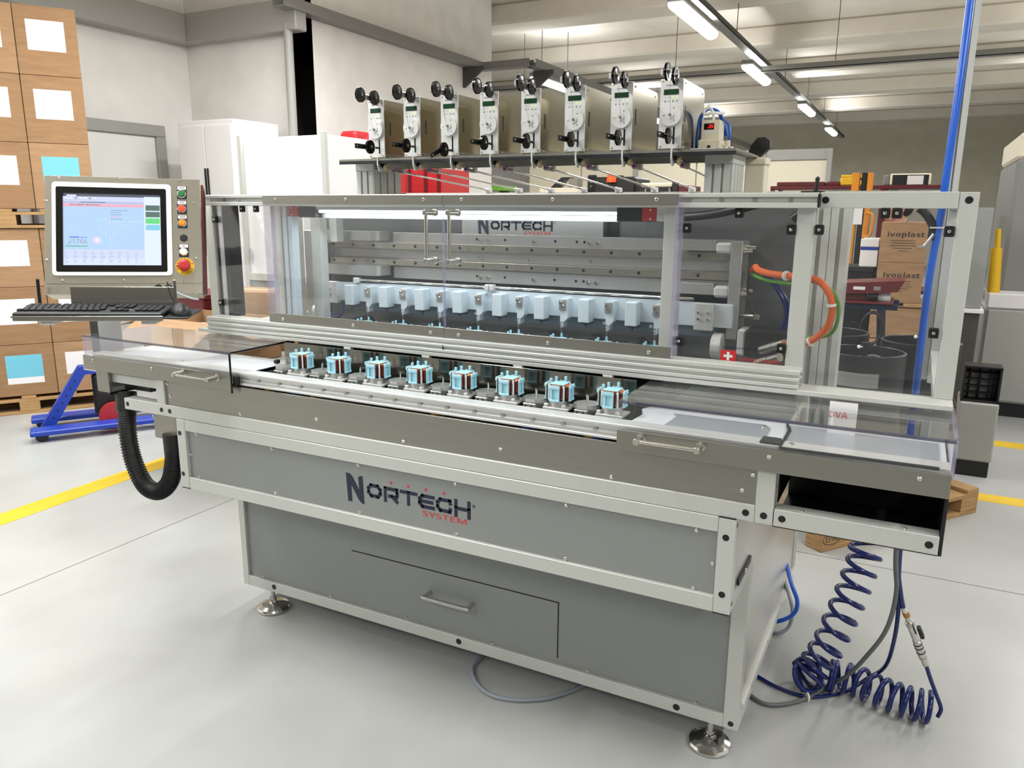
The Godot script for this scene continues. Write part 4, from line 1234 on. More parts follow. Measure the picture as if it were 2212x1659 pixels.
func stations() -> void:
	var proto: Node3D
	var fix: Node3D
	var oct: Node3D
	for i in 8:
		var x := -1.509 + 0.161 * i
		var at := Vector3(x, 1.0895, -0.13)
		var lb := "pale blue and copper coil on the deck, %s in the row from the left cover" % ORD[i]
		if i == 0:
			proto = local_thing("wound_coil", lb, "coil", Transform3D(Basis.IDENTITY, at), "wound coils on the deck")
			make_coil(proto)
		else:
			dup(proto, at, lb, "wound_coil")
		lb = "round aluminium coil seat under the %s pale blue coil from the left cover" % ORD[i]
		at = Vector3(x, 1.007, -0.13)
		if i == 0:
			fix = local_thing("coil_seat", lb, "fixture", Transform3D(Basis.IDENTITY, at), "coil seats on the deck")
			var s := MB.new()
			s.cyl(Vector3(0, 0.065, 0), Vector3(0, 0.0825, 0), 0.030, 0.029, 28)
			part(fix, "seat_disc", s, M.alu_mill)
			part(fix, "seat_plate", bx(-0.036, 0.042, 0.058, 0.065, -0.032, 0.038, 0.001), M.alu_bright)
			for q in [-0.028, 0.026]:
				part(fix, "corner_block", bx(q - 0.006, q + 0.006, 0.065, 0.074, 0.022, 0.034, 0.001), M.alu_bright)
			part(fix, "seat_body", bx(-0.030, 0.030, -0.012, 0.058, -0.03, 0.03, 0.001), M.black)
		else:
			dup(fix, at, lb, "coil_seat")
		lb = "octagonal pin plate left of the %s pale blue coil from the left cover" % ORD[i]
		at = Vector3(x - 0.079, 1.009, -0.135)
		if i == 0:
			oct = local_thing("pin_plate", lb, "fixture", Transform3D(Basis.IDENTITY, at), "octagonal pin plates on the deck")
			var g := Transform3D(Basis(Vector3(1, 0, 0), Vector3(0, 0, -1), Vector3(0, 1, 0)), Vector3.ZERO)
			var og := []
			for k in 8:
				og.append(Vector2(cos(PI / 8 + k * PI / 4), sin(PI / 8 + k * PI / 4)) * 0.038)
			var m := MB.new()
			m.prism(og, 0.066, 0.078, g)
			part(oct, "octagon_plate", m, M.alu_mill)
			m = MB.new()
			m.box(-0.024, 0.018, 0.046, 0.065, 0.005, 0.036, 0.002)
			m.cyl(Vector3(0.004, 0.046, 0), Vector3(0.004, 0.065, 0), 0.032, 0.034, 24)
			var lo := part(oct, "lower_block", m, M.alu_mill)
			for q in [-0.014, 0.004]:
				stud(lo, "bolt_hole", "rail_hole", Vector3(q, 0.056, 0.036), Vector3(0, 0, 1), 0.75)
			for q in [[-0.003, -0.010], [0.007, 0.006]]:
				m = MB.new()
				m.cyl(Vector3(q[0], 0.078, q[1]), Vector3(q[0], 0.101, q[1]), 0.0026, 0.0024, 10)
				part(oct, "pin", m, M.chrome)
			m = MB.new()
			m.cyl(Vector3(0.026, 0.078, -0.015), Vector3(0.026, 0.088, -0.015), 0.001, 0.001, 6)
			part(oct, "thin_pin", m, M.chrome)
			part(oct, "plate_foot", bx(-0.02, 0.02, -0.014, 0.047, -0.02, 0.02, 0.001), M.black)
		else:
			dup(oct, at, lb, "pin_plate")
		# the coils on the rear spindle bench, half hidden by the lower door band
		var c := dup(proto, Vector3(x + 0.006, 1.157, -0.478), "pale blue coil on the rear bench under the nozzles, %s from the left" % ORD[i], "rear_coil")
		c.rotation = Vector3(0, 0.45, 0)
		c.set_meta("group", "coils on the rear bench")

# ---------------------------------------------------------------- wire tensioners
func pulley(c: Vector3, r: float, w := 0.011) -> MB:
	var m := MB.new()
	m.lathe([[0.0, 0.0], [r * 0.30, 0.0], [r * 0.34, 0.001], [r * 0.8, 0.0015], [r, 0.0015], [r, w * 0.38], [r * 0.82, w * 0.5], [r, w * 0.62], [r, w - 0.0015], [r * 0.8, w - 0.0015], [r * 0.34, w - 0.001], [0.0, w]], Transform3D(Basis(Vector3.BACK, -PI / 2), c - Vector3(w / 2, 0, 0)), 32)
	return m

func make_tensioner(o: Node3D) -> void:
	var pl := part(o, "front_plate", bx(0, 0.072, 0, 0.207, -0.005, 0.0, 0.001), M.alu_bright)
	for p in [[0.007, 0.007], [0.065, 0.007], [0.007, 0.2], [0.065, 0.2]]:
		stud(pl, "screw", "screw", Vector3(p[0], p[1], 0), Vector3(0, 0, 1), 0.6)
	words(pl, "plate_print", "Wire Tensioner", 0.0035, Transform3D(Basis.IDENTITY, Vector3(0.035, 0.187, 0.0003)), M.groove)
	var dp := part(o, "display", bx(0.0115, 0.0585, 0.1595, 0.1755, 0.0, 0.0015, 0.0006), M.black)
	part(dp, "display_glass", bx(0.0135, 0.0565, 0.1612, 0.1738, 0.0012, 0.0019, 0.0002), M.lcd)
	for k in 4:
		var l := MB.new()
		l.cyl(Vector3(0.0165 + 0.0125 * k, 0.1515, 0), Vector3(0.0165 + 0.0125 * k, 0.1515, 0.001), 0.0018 if k > 1 else 0.0011, 0.0015 if k > 1 else 0.001, 10)
		part(o, "status_light", l, M.led_green if k > 1 else M.black)
	var sy := [[[[-1, 0], [1, 0]], [[0, -1], [0, 1]]], [[[-1, 0], [1, 0]]], [[[-0.8, -0.9], [0.8, 0.9]], [[-0.8, 0.9], [0.8, -0.9]]], [[[-0.9, 0.1], [-0.2, -0.9], [1.0, 1.1]]]]
	for k in 4:
		var m := MB.new()
		for s in sy[k]:
			var pts := []
			for p in s:
				pts.append(Vector2(0.0165 + 0.0125 * k + p[0] * 0.0026, 0.1405 + p[1] * 0.0026))
			m.stroke(pts, 0.0012, 0, 0.0004)
		part(o, "key_symbol", m, M.print_brown if k == 2 else M.black)
	var c := Vector3(0.040, 0.1005, 0)
	var d := MB.new()
	d.cyl(c, c + Vector3(0, 0, 0.004), 0.0345, 0.0345, 40)
	d.cyl(c + Vector3(-0.002, -0.001, 0.004), c + Vector3(-0.002, -0.001, 0.011), 0.0335, 0.033, 40)
	var dl := part(o, "dial", d, M.alu_bright)
	var hb := MB.new()
	hb.cyl(c + Vector3(-0.003, -0.001, 0.011), c + Vector3(-0.003, -0.001, 0.0145), 0.012, 0.0115, 24)
	part(dl, "dial_hub", hb, M.alu_bright)
	hb = MB.new()
	hb.cyl(c + Vector3(-0.003, -0.001, 0.0145), c + Vector3(-0.003, -0.001, 0.020), 0.0045, 0.004, 12)
	part(dl, "dial_knob", hb, M.steel)
	for a in [1.1, 3.2, 5.3]:
		stud(dl, "screw", "screw", c + Vector3(cos(a) * 0.021 - 0.002, sin(a) * 0.021, 0.011), Vector3(0, 0, 1), 0.5)
	part(o, "slot", bx(0.0455, 0.0515, 0.014, 0.064, -0.001, 0.0005, 0.0001), M.black_deep)
	# upper arm that points forward and carries two guide pulleys
	part(o, "upper_arm", bx(0.036, 0.046, 0.197, 0.216, 0.0, 0.125, 0.002), M.alu_mill)
	for z in [0.112, 0.030]:
		var p := part(o, "guide_pulley", pulley(Vector3(0.054, 0.2085, z), 0.0255), M.black_gloss)
		stud(p, "pulley_bolt", "cap_bolt", Vector3(0.0595, 0.2085, z), Vector3(1, 0, 0), 0.65)
	var w := MB.new()
	w.cyl(Vector3(0.054, 0.2085, 0.0885), Vector3(0.042, 0.075, 0.018), 0.0004, 0.0004, 5)
	part(o, "wire", w, M.copper)
	# housing with bare steel sides
	var h := MB.new()
	h.prism([Vector2(0.008, 0.012), Vector2(0.27, 0.012), Vector2(0.27, 0.190), Vector2(0.255, 0.205), Vector2(0.008, 0.205)], 0.004, 0.070, Transform3D(Basis(Vector3(0, 0, -1), Vector3(0, 1, 0), Vector3(1, 0, 0)), Vector3.ZERO))
	var hs := part(o, "housing", h, M.housing_steel)
	part(hs, "housing_slot", bx(0.0695, 0.0706, 0.080, 0.128, -0.046, -0.036, 0.0001), M.groove)
	for q in [[-0.03, 0.195], [-0.24, 0.19], [-0.03, 0.004], [-0.24, 0.004]]:
		stud(hs, "screw", "screw", Vector3(0.072 if q[1] < 0.01 else 0.070, q[1], q[0]), Vector3(1, 0, 0), 0.6)
	part(o, "housing_foot", bx(0.002, 0.072, -0.004, 0.012, -0.28, -0.006, 0.001), M.steel)
	# lower plate with the last pulleys
	var lp := MB.new()
	lp.prism([Vector2(0.02, 0.0), Vector2(-0.012, 0.0), Vector2(-0.012, -0.03), Vector2(-0.002, -0.05), Vector2(0.012, -0.052), Vector2(0.022, -0.038)], 0.046, 0.051, Transform3D(Basis(Vector3(0, 0, -1), Vector3(0, 1, 0), Vector3(1, 0, 0)), Vector3(0, 0, 0.004)))
	part(o, "lower_plate", lp, M.alu_bright)
	var p2 := part(o, "guide_pulley", pulley(Vector3(0.057, -0.021, -0.006), 0.0155, 0.009), M.black_gloss)
	stud(p2, "pulley_bolt", "cap_bolt", Vector3(0.0615, -0.021, -0.006), Vector3(1, 0, 0), 0.5)
	p2 = part(o, "felt_wheel", pulley(Vector3(0.066, -0.036, -0.016), 0.0125, 0.012), M.tan)
	stud(p2, "pulley_bolt", "cap_bolt", Vector3(0.072, -0.036, -0.016), Vector3(1, 0, 0), 0.5)

func add_dancer(o: Node3D, y: float, tilt: float) -> void:
	var lv := MB.new()
	var x := Transform3D(Basis(Vector3.RIGHT, tilt), Vector3(0.047, y, 0.058))
	lv.boxt(x * Transform3D(Basis.IDENTITY, Vector3(-0.010, 0, 0.022)), Vector3(0.005, 0.017, 0.10), 0.002)
	var l := part(o, "dancer_lever", lv, M.black)
	stud(l, "lever_screw", "cap_bolt", x * Vector3(-0.0075, 0, 0.064), Vector3(1, 0, 0), 0.5)
	var ax := MB.new()
	ax.cyl(Vector3(0.047, y, 0.0), Vector3(0.047, y, 0.02), 0.004, 0.004, 10)
	part(l, "lever_axle", ax, M.black)
	var p := part(o, "dancer_pulley", pulley(x * Vector3(0.002, 0, 0), 0.0245), M.black_gloss)
	stud(p, "pulley_bolt", "cap_bolt", x * Vector3(0.0075, 0, 0), Vector3(1, 0, 0), 0.65)

func tensioners() -> void:
	var proto: Node3D
	var tube: Node3D
	for i in 8:
		var at := Vector3(-1.5535 + 0.1605 * i, 1.8105, -0.6)
		var lb := "wire tensioner with green display, %s of the row counted from the red column" % ORD[i]
		var o: Node3D
		if i == 0:
			o = local_thing("wire_tensioner", lb, "tensioner", Transform3D(Basis.IDENTITY, at), "row of wire tensioners")
			make_tensioner(o)
			proto = o
		else:
			o = dup(proto, at, lb, "wire_tensioner")
		lb = "steel guide tube with mauve eyelet below the %s wire tensioner from the red column" % ORD[i]
		at += Vector3(0.062, -0.046, -0.07)
		if i == 0:
			tube = local_thing("guide_tube", lb, "tube", Transform3D(Basis.IDENTITY, at), "guide tubes under the tensioners")
			var m := MB.new()
			m.cyl(Vector3(0, 0, -0.01), Vector3(0, -0.052, -0.73), 0.0038, 0.0038, 10)
			part(tube, "tube", m, M.chrome)
			m = MB.new()
			m.lathe([[0.0042, 0.0], [0.0095, 0.0], [0.0105, 0.004], [0.0105, 0.008], [0.0085, 0.011], [0.0042, 0.011], [0.0042, 0.0]], Transform3D(Basis(Vector3.RIGHT, PI / 2 - 0.07), Vector3(0, 0.0005, -0.008)), 20)
			part(tube, "eyelet", m, M.ceramic)
			m = MB.new()
			m.cyl(Vector3(0, -0.001, -0.006), Vector3(0, -0.004, -0.05), 0.0085, 0.006, 12)
			part(tube, "eyelet_holder", m, M.steel)
			part(tube, "tube_clip", bx(-0.006, 0.006, -0.010, 0.034, -0.075, -0.055, 0.002), M.alu_bright)
			part(tube, "end_block", bx(-0.012, 0.012, -0.068, -0.046, -0.765, -0.735, 0.003), M.white)
			m = MB.new()
			m.cyl(Vector3(0, -0.051, -0.715), Vector3(0, -0.053, -0.742), 0.0085, 0.0085, 12)
			part(tube, "end_collar", m, M.white)
		else:
			dup(tube, at, lb, "guide_tube")
	# the dancer arm of each one stands at its own height
	var k := 0
	for c in get_children():
		if str(c.name).begins_with("wire_tensioner"):
			var low := k == 2
			add_dancer(c, 0.016 if low else 0.034, 0.35 if low else 0.0)
			k += 1
	# pressure regulator on the shelf
	var r := thing("pressure_regulator", "cream pressure regulator with red digits beside the last wire tensioner", "regulator", Vector3(-0.30, 1.8065, -0.75))
	part(r, "regulator_body", bx(-0.332, -0.270, 1.842, 1.905, -0.79, -0.735, 0.004), M.cream)
	var vb := part(r, "valve_body", bx(-0.338, -0.266, 1.8065, 1.845, -0.795, -0.728, 0.003), M.cream)
	stud(vb, "port_hole", "hole", Vector3(-0.302, 1.822, -0.728), Vector3(0, 0, 1), 0.7)
	part(r, "digit_window", bx(-0.322, -0.290, 1.876, 1.895, -0.736, -0.734, 0.0005), M.black_gloss)
	words(r, "digits", ".35", 0.0105, Transform3D(Basis.IDENTITY, Vector3(-0.302, 1.8855, -0.7335)), M.led_red, false, 1.0, true)
	part(r, "type_plate", bx(-0.322, -0.290, 1.862, 1.874, -0.736, -0.7345, 0.0003), M.label_white)
	var t := MB.new()
	t.cyl(Vector3(-0.30, 1.905, -0.76), Vector3(-0.30, 1.925, -0.76), 0.005, 0.005, 10)
	t.tube(smooth([Vector3(-0.30, 1.925, -0.76), Vector3(-0.312, 1.945, -0.755), Vector3(-0.328, 1.938, -0.75), Vector3(-0.326, 1.925, -0.75), Vector3(-0.30, 1.928, -0.755), Vector3(-0.275, 1.93, -0.79)], 6), 0.005, 10)
	part(r, "white_lead", t, M.white)
	for q in [[-0.355, 0.0], [-0.350, 0.02]]:
		t = MB.new()
		t.tube(smooth([Vector3(q[0], 1.81, -0.77), Vector3(q[0] + 0.003, 1.87, -0.77 - q[1]), Vector3(q[0] + 0.008, 1.92, -0.775), Vector3(q[0] + 0.03, 1.945, -0.79), Vector3(q[0] + 0.055, 1.935, -0.83), Vector3(q[0] + 0.07, 1.87, -0.88)], 6), 0.004, 8)
		part(r, "air_tube", t, M.blue_bright)
	t = MB.new()
	t.tube(smooth([Vector3(-0.247, 1.826, -0.75), Vector3(-0.243, 1.86, -0.75), Vector3(-0.25, 1.89, -0.76), Vector3(-0.275, 1.91, -0.80)], 6), 0.005, 8)
	part(r, "air_tube", t, M.blue_bright)
	t = MB.new()
	t.cyl(Vector3(-0.247, 1.822, -0.75), Vector3(-0.247, 1.842, -0.75), 0.008, 0.008, 12)
	t.cyl(Vector3(-0.270, 1.826, -0.75), Vector3(-0.247, 1.826, -0.75), 0.007, 0.007, 12)
	part(r, "elbow_fitting", t, M.cream)
	r = thing("valve_strip", "pale valve strip lying on the shelf in front of the pressure regulator", "valve", Vector3(-0.30, 1.8065, -0.68))
	part(r, "strip_base", bx(-0.345, -0.265, 1.8065, 1.814, -0.70, -0.66, 0.002), M.deck_white)
	for k2 in 3:
		part(r, "small_fitting", bx(-0.258 + 0.016 * k2, -0.248 + 0.016 * k2, 1.8065, 1.818, -0.70, -0.688, 0.002), M.white)

# ---------------------------------------------------------------- operator panel
func screen_texture() -> ImageTexture:
	var im := Image.create(628, 524, false, Image.FORMAT_RGB8)
	im.fill(Color(0.70, 0.83, 0.96))
	var R := func(x: int, y: int, w: int, h: int, c: Color) -> void: im.fill_rect(Rect2i(x, y, w, h), c)
	R.call(0, 0, 628, 26, Color(0.11, 0.12, 0.15))
	R.call(24, 14, 60, 12, Color(0.88, 0.88, 0.96))
	R.call(0, 26, 520, 48, Color(0.83, 0.84, 0.96))
	R.call(0, 62, 520, 12, Color(0.70, 0.73, 0.86))
	R.call(110, 64, 160, 8, Color(0.45, 0.47, 0.58))
	for i in 7:
		R.call(14 + i * 30, 34, 16, 10, Color(0.55, 0.55, 0.66) if i % 3 == 2 else Color(0.95, 0.95, 1.0))
		R.call(12 + i * 30, 50, 20, 3, Color(0.66, 0.66, 0.76))
	R.call(0, 78, 520, 22, Color(0.96, 0.66, 0.74))
	R.call(520, 20, 108, 504, Color(0.90, 0.94, 1.0))
	for r in [[82, 40, 0.13, 0.32, 0.16], [130, 40, 0.13, 0.34, 0.16], [178, 40, 0.30, 0.86, 0.38], [226, 40, 0.46, 0.80, 0.92]]:
		R.call(530, r[0], 94, r[1], Color(r[2], r[3], r[4]))
	# faint technical drawing, table rules and text rows
	var rng := RandomNumberGenerator.new()
	rng.seed = 41
	for i in 46:
		var x := rng.randi_range(20, 470)
		var y := rng.randi_range(110, 400)
		var l := rng.randi_range(14, 70)
		if i % 2:
			R.call(x, y, l, 2, Color(0.80, 0.90, 1.0))
		else:
			R.call(x, y, 2, l, Color(0.80, 0.90, 1.0))
	for i in 5:
		R.call(300, 122 + i * 16, rng.randi_range(60, 140), 5, Color(0.94, 0.66, 0.74) if i == 3 else Color(0.50, 0.62, 0.78))
	R.call(296, 112, 2, 280, Color(0.84, 0.92, 1.0))
	R.call(296, 204, 220, 2, Color(0.84, 0.92, 1.0))
	R.call(40, 318, 60, 9, Color(0.25, 0.42, 0.85))
	R.call(104, 320, 46, 7, Color(0.45, 0.58, 0.90))
	R.call(14, 384, 140, 6, Color(0.14, 0.66, 0.40))
	for dy in range(-26, 27):
		var hw := int(sqrt(26.0 * 26.0 - dy * dy))
		R.call(214 - hw, 342 + dy, hw * 2, 1, Color(0.92, 0.86, 0.94))
	R.call(0, 410, 520, 70, Color(0.82, 0.86, 0.98))
	R.call(0, 420, 520, 2, Color(0.93, 0.78, 0.86))
	R.call(0, 476, 520, 48, Color(0.86, 0.90, 0.99))
	for r in 6:
		for c in 9:
			R.call(10 + c * 56, 430 + r * 14, rng.randi_range(8, 30), 4, Color(0.60, 0.66, 0.82))
	return ImageTexture.create_from_image(im)

func control_panel() -> void:
	var xf := Transform3D(Basis(Vector3.UP, 0.74198) * Basis(Vector3.RIGHT, -0.31893) * Basis(Vector3.BACK, -0.01481), Vector3(-2.171, 1.525, 0.011))
	var o := thing("control_panel", "brushed steel operator panel with lit screen and push buttons on a grey pedestal", "control panel", Vector3(-2.60, 0.90, -0.16))
	var B := func(x0, x1, y0, y1, z0, z1, bev) -> MB: return bx(x0, x1, y0, y1, z0, z1, bev).moved(xf)
	part(o, "housing", B.call(-0.255, 0.255, -0.2125, 0.2125, -0.078, -0.002, 0.006), M.steel_light)
	var fp := part(o, "front_plate", B.call(-0.2535, 0.2535, -0.174, 0.211, -0.003, 0.0, 0.001), M.steel_light)
	part(o, "lower_plate", B.call(-0.2535, 0.2535, -0.211, -0.1755, -0.003, 0.0005, 0.001), M.steel_light)
	for q in [[-0.2073, 0.2028], [-0.0134, 0.2038], [0.1853, 0.2044], [-0.2470, 0.1196], [0.2319, 0.1227], [0.2352, -0.0834], [-0.1986, -0.1629], [-0.0049, -0.1633], [0.1905, -0.1647], [-0.247, -0.09]]:
		stud(fp, "screw", "screw", xf * Vector3(q[0], q[1], 0), xf.basis.z, 0.75)
	# red vented side
	var sd := part(o, "side_cover", B.call(0.255, 0.262, -0.20, 0.195, -0.074, -0.008, 0.002), M.dark_red)
	for k in 26:
		part(sd, "vent_slat", B.call(0.2615, 0.2635, -0.055 + k * 0.0092, -0.0505 + k * 0.0092, -0.070, -0.014, 0.0005), M.dark_red)
	# monitor
	var mo := part(o, "monitor_bezel", rounded(-0.2290, 0.1555, -0.1465, 0.187, 0.012, 0.0, 0.007).moved(xf), M.white)
	part(mo, "monitor_glass", rounded(-0.2165, 0.139, -0.1335, 0.170, 0.006, 0.007, 0.0078).moved(xf), M.black_gloss)
	var sm := mat("screen", Color(0.02, 0.02, 0.02), 0.15)
	sm.emission_enabled = true
	sm.emission = Color.WHITE
	sm.emission_operator = BaseMaterial3D.EMISSION_OP_MULTIPLY
	sm.emission_texture = screen_texture()
	sm.emission_energy_multiplier = 0.95
	var s := MB.new()
	var zz := 0.0081
	s.quad(Vector3(-0.194, 0.1485, zz), Vector3(0.1195, 0.1485, zz), Vector3(0.1195, -0.1105, zz), Vector3(-0.194, -0.1105, zz), Vector3(0, 0, 1))
	for p in s.v:
		s.t.append(Vector2((p.x + 0.194) / 0.3135, (0.1485 - p.y) / 0.259))
	var sc := part(mo, "screen", s.moved(xf), sm)
	sc.set_meta("label", "lit screen with a red error bar and pale blue drawing")
	words(mo, "screen_text", "Error 90003 - Wire Break 2", 0.0052, xf * Transform3D(Basis.IDENTITY, Vector3(-0.123, 0.1055, zz + 0.0002)), M.black, false, 1.05, true)
	words(mo, "screen_digits", "21766", 0.0145, xf * Transform3D(Basis.IDENTITY, Vector3(-0.148, -0.0265, zz + 0.0002)), M.groove, false, 1.15)
	words(mo, "screen_digits", "15", 0.006, xf * Transform3D(Basis.IDENTITY, Vector3(-0.087, -0.021, zz + 0.0002)), M.tan)
	var al := AreaLight3D.new()
	al.name = "screen_light"
	al.area_size = Vector2(0.31, 0.255)
	al.light_energy = 0.10
	al.light_color = Color(0.85, 0.92, 1.0)
	al.shadow_enabled = true
	al.area_range = 8.0
	o.add_child(al)
	al.transform = Transform3D(xf.basis, xf * Vector3(-0.037, 0.019, 0.012) - o.position)
	# push buttons
	for b in [[0.1914, 0.1549, M.btn_green, "START", 0.1765], [0.1908, 0.1003, M.btn_red, "STOP", 0.1225], [0.1915, 0.0473, M.btn_amber, "HOME", 0.069], [0.1938, -0.0590, M.btn_white, "OK", -0.038]]:
		part(o, "button_plate", B.call(b[0] - 0.0165, b[0] + 0.0165, b[1] - 0.0185, b[4] + 0.0085, 0.0, 0.0015, 0.002), M.black)
		var lb := part(o, "button_label", B.call(b[0] - 0.0145, b[0] + 0.0145, b[4] - 0.0055, b[4] + 0.0065, 0.001, 0.0022, 0.0005), M.label_white)
		words(lb, "button_word", b[3], 0.0042, xf * Transform3D(Basis.IDENTITY, Vector3(b[0], b[4] + 0.0006, 0.0024)), M.black, false, 1.15, true)
		var m := MB.new()
		m.lathe([[0.0155, 0.0], [0.0155, 0.003], [0.013, 0.005], [0.0115, 0.005], [0.0115, 0.0]], Transform3D(MB.frame(Vector3(0, 0, 1)), Vector3(b[0] - 0.001, b[1], 0)), 24)
		var bz := part(o, "button_ring", m.moved(xf), M.chrome)
		m = MB.new()
		m.lathe([[0.0112, 0.0], [0.0112, 0.008], [0.0095, 0.0095], [0.0, 0.0098]], Transform3D(MB.frame(Vector3(0, 0, 1)), Vector3(b[0] - 0.001, b[1], 0)), 24)
		part(bz, "button_lens", m.moved(xf), b[2])
	var pm := MB.new()
	pm.lathe([[0.0135, 0.0], [0.0135, 0.001], [0.0, 0.0014]], Transform3D(MB.frame(Vector3(0, 0, 1)), Vector3(0.1945, -0.0081, 0)), 24)
	part(o, "blank_plug", pm.moved(xf), M.black)
	pm = MB.new()
	pm.lathe([[0.032, 0.0], [0.032, 0.0012], [0.0, 0.0014]], Transform3D(MB.frame(Vector3(0, 0, 1)), Vector3(0.1965, -0.1125, 0)), 36)
	var es := part(o, "stop_collar", pm.moved(xf), M.yellow)
	var t := "EMERGENCY STOP"
	for i in t.length():
		var a := deg_to_rad(200.0 - i * 22.0)
		words(es, "collar_letter", t[i], 0.0055, xf * Transform3D(Basis(Vector3.BACK, a - PI / 2), Vector3(0.1965 + cos(a) * 0.026, -0.1125 + sin(a) * 0.026, 0.0016)), M.black, false, 1.0, true)
	pm = MB.new()
	pm.lathe([[0.012, 0.0], [0.012, 0.010], [0.0205, 0.013], [0.0215, 0.020], [0.0195, 0.0265], [0.012, 0.029], [0.0, 0.0295]], Transform3D(MB.frame(Vector3(0, 0, 1)), Vector3(0.1965, -0.1125, 0)), 32)
	part(o, "stop_button", pm.moved(xf), M.red)
	for q in [0.107, 0.1406]:
		pm = MB.new()
		pm.lathe([[0.0135, 0.0], [0.0135, 0.006], [0.011, 0.009], [0.0, 0.009]], Transform3D(MB.frame(Vector3(0, 0, 1)), Vector3(q, -0.190, 0)), 6)
		part(o, "socket_cap", pm.moved(xf), M.black)
	# pedestal, bracket and the tray
	var K := Transform3D(Basis(Vector3.UP, 0.66) * Basis(Vector3.BACK, -0.018), Vector3(-2.035, 1.281, 0.245))
	var T := func(x0, x1, y0, y1, z0, z1, bev) -> MB: return bx(x0, x1, y0, y1, z0, z1, bev).moved(K)
	var pd := MB.new()
	pd.box(-2.655, -2.60, 0.97, 1.40, -0.25, -0.145, 0.003)
	part(o, "pedestal", pd, M.alu)
	part(o, "pedestal_slot", bx(-2.652, -2.603, 0.975, 1.39, -0.146, -0.1435, 0.0005), M.black)
	var nk := MB.new()
	nk.tube([Vector3(-2.628, 1.36, -0.2), Vector3(-2.53, 1.40, -0.16), xf * Vector3(0, -0.08, -0.07)], 0.04, 14)
	part(o, "neck", nk, M.black)
	var ba := MB.new()
	ba.boxt(Transform3D(Basis(Vector3.UP, 0.35), Vector3(-2.42, 1.24, -0.09)), Vector3(0.50, 0.02, 0.10), 0.003)
	part(o, "tray_arm", ba, M.alu)
	part(o, "pedestal_bracket", bx(-2.437, -2.366, 0.918, 1.008, -0.012, -0.002, 0.001), M.steel)
	part(o, "pedestal_bracket", bx(-2.437, -2.366, 0.918, 0.928, -0.16, -0.002, 0.001), M.black)
	part(o, "pedestal_bracket", bx(-2.375, -2.22, 0.93, 0.962, -0.20, -0.07, 0.004), M.black)
	part(o, "bracket_link", bx(-2.66, -2.40, 0.970, 0.996, -0.16, -0.10, 0.002), M.alu)
	part(o, "tray_plate", T.call(-0.215, 0.300, -0.006, -0.001, -0.145, 0.085, 0.001), M.black)
	part(o, "tray_lip", T.call(-0.215, 0.225, -0.012, 0.004, 0.085, 0.088, 0.001), M.steel_light)
	for q in [-0.15, 0.15]:
		part(o, "tray_support", T.call(q, q + 0.045, -0.028, -0.006, -0.02, 0.06, 0.003), M.alu_bright)
	for q in [[-0.215, M.black], [0.218, M.steel]]:
		var a: Vector3 = K * Vector3(q[0], 0, -0.135)
		var hb := MB.new()
		hb.boxt(Transform3D(K.basis, a + Vector3(0, 0.045, 0)), Vector3(0.010, 0.11, 0.006), 0.001)
		part(o, "tray_hanger", hb, q[1])
	part(o, "back_plate", T.call(-0.12, 0.215, 0.0, 0.075, -0.142, -0.139, 0.001), M.steel_light)
	# plugged lead
	var ld := MB.new()
	ld.tube(smooth([xf * Vector3(0.138, -0.190, 0.008), xf * Vector3(0.150, -0.200, 0.05), xf * Vector3(0.185, -0.226, 0.06), xf * Vector3(0.22, -0.235, 0.03), xf * Vector3(0.235, -0.228, -0.02)], 8), 0.0035, 8)
	part(o, "usb_lead", ld, M.alu_white)
	# keyboard: its own thing, lying on the tray
	var kb := local_thing("keyboard", "full-size black computer keyboard lying on the tray under the operator panel", "keyboard", K * Transform3D(Basis(Vector3.RIGHT, 0.045), Vector3(0, 0.0, 0)))
	part(kb, "case", bx(-0.218, 0.222, 0.0, 0.017, -0.078, 0.082, 0.005), M.black)
	part(kb, "front_edge", bx(-0.222, 0.222, 0.002, 0.006, 0.0815, 0.0825, 0.0003), M.black_gloss)
	var key := bx(-0.0078, 0.0078, 0.0, 0.007, -0.0078, 0.0078, 0.0022).mesh(M.black_soft)
	var kx := func(x: float, z: float, w := 1.0) -> void:
		var k := MeshInstance3D.new()
		k.name = "key"
		k.mesh = key
		kb.add_child(k, true)
		k.transform = Transform3D(Basis.from_scale(Vector3(w, 1, 1)), Vector3(x, 0.0165, z))
	for r in 5:
		for c in 13:
			if r == 4 and c > 3 and c < 8:
				continue
			kx.call(-0.208 + c * 0.0188 + [0.0, 0.004, 0.007, 0.011, 0.0][r], -0.034 + r * 0.019)
	kx.call(-0.208 + 0.0188 * 5.5, -0.034 + 4 * 0.019, 4.6)
	for c in 12:
		kx.call(-0.190 + c * 0.0192 + (c / 4) * 0.006, -0.058)
	kx.call(-0.208, -0.058)
	for r in 2:
		for c in 3:
			kx.call(0.066 + c * 0.0188, -0.034 + r * 0.019)
	for c in 3:
		kx.call(0.066 + c * 0.0188, -0.034 + 4 * 0.019)
		kx.call(0.066 + c * 0.0188, -0.058)
	kx.call(0.0848, -0.034 + 3 * 0.019)
	for r in 5:
		for c in 4:
			kx.call(0.140 + c * 0.0188, -0.034 + r * 0.019)
	part(kb, "print_strip", bx(0.078, 0.092, 0.0165, 0.0172, 0.016, 0.018, 0.0002), M.label_white)
	part(kb, "print_strip", bx(0.096, 0.118, 0.0165, 0.0172, 0.016, 0.018, 0.0002), M.label_white)
	var ms := local_thing("mouse", "black computer mouse on the tray beside the keyboard", "mouse", K * Transform3D(Basis(Vector3.UP, 0.3), Vector3(0.262, -0.0009, 0.0)))
	var mm := MB.new()
	mm.ball(Vector3(0, 0.0, 0), Vector3(0.033, 0.038, 0.056), 24, 12, 0.0)
	part(ms, "mouse_body", mm, M.black)
	mm = MB.new()
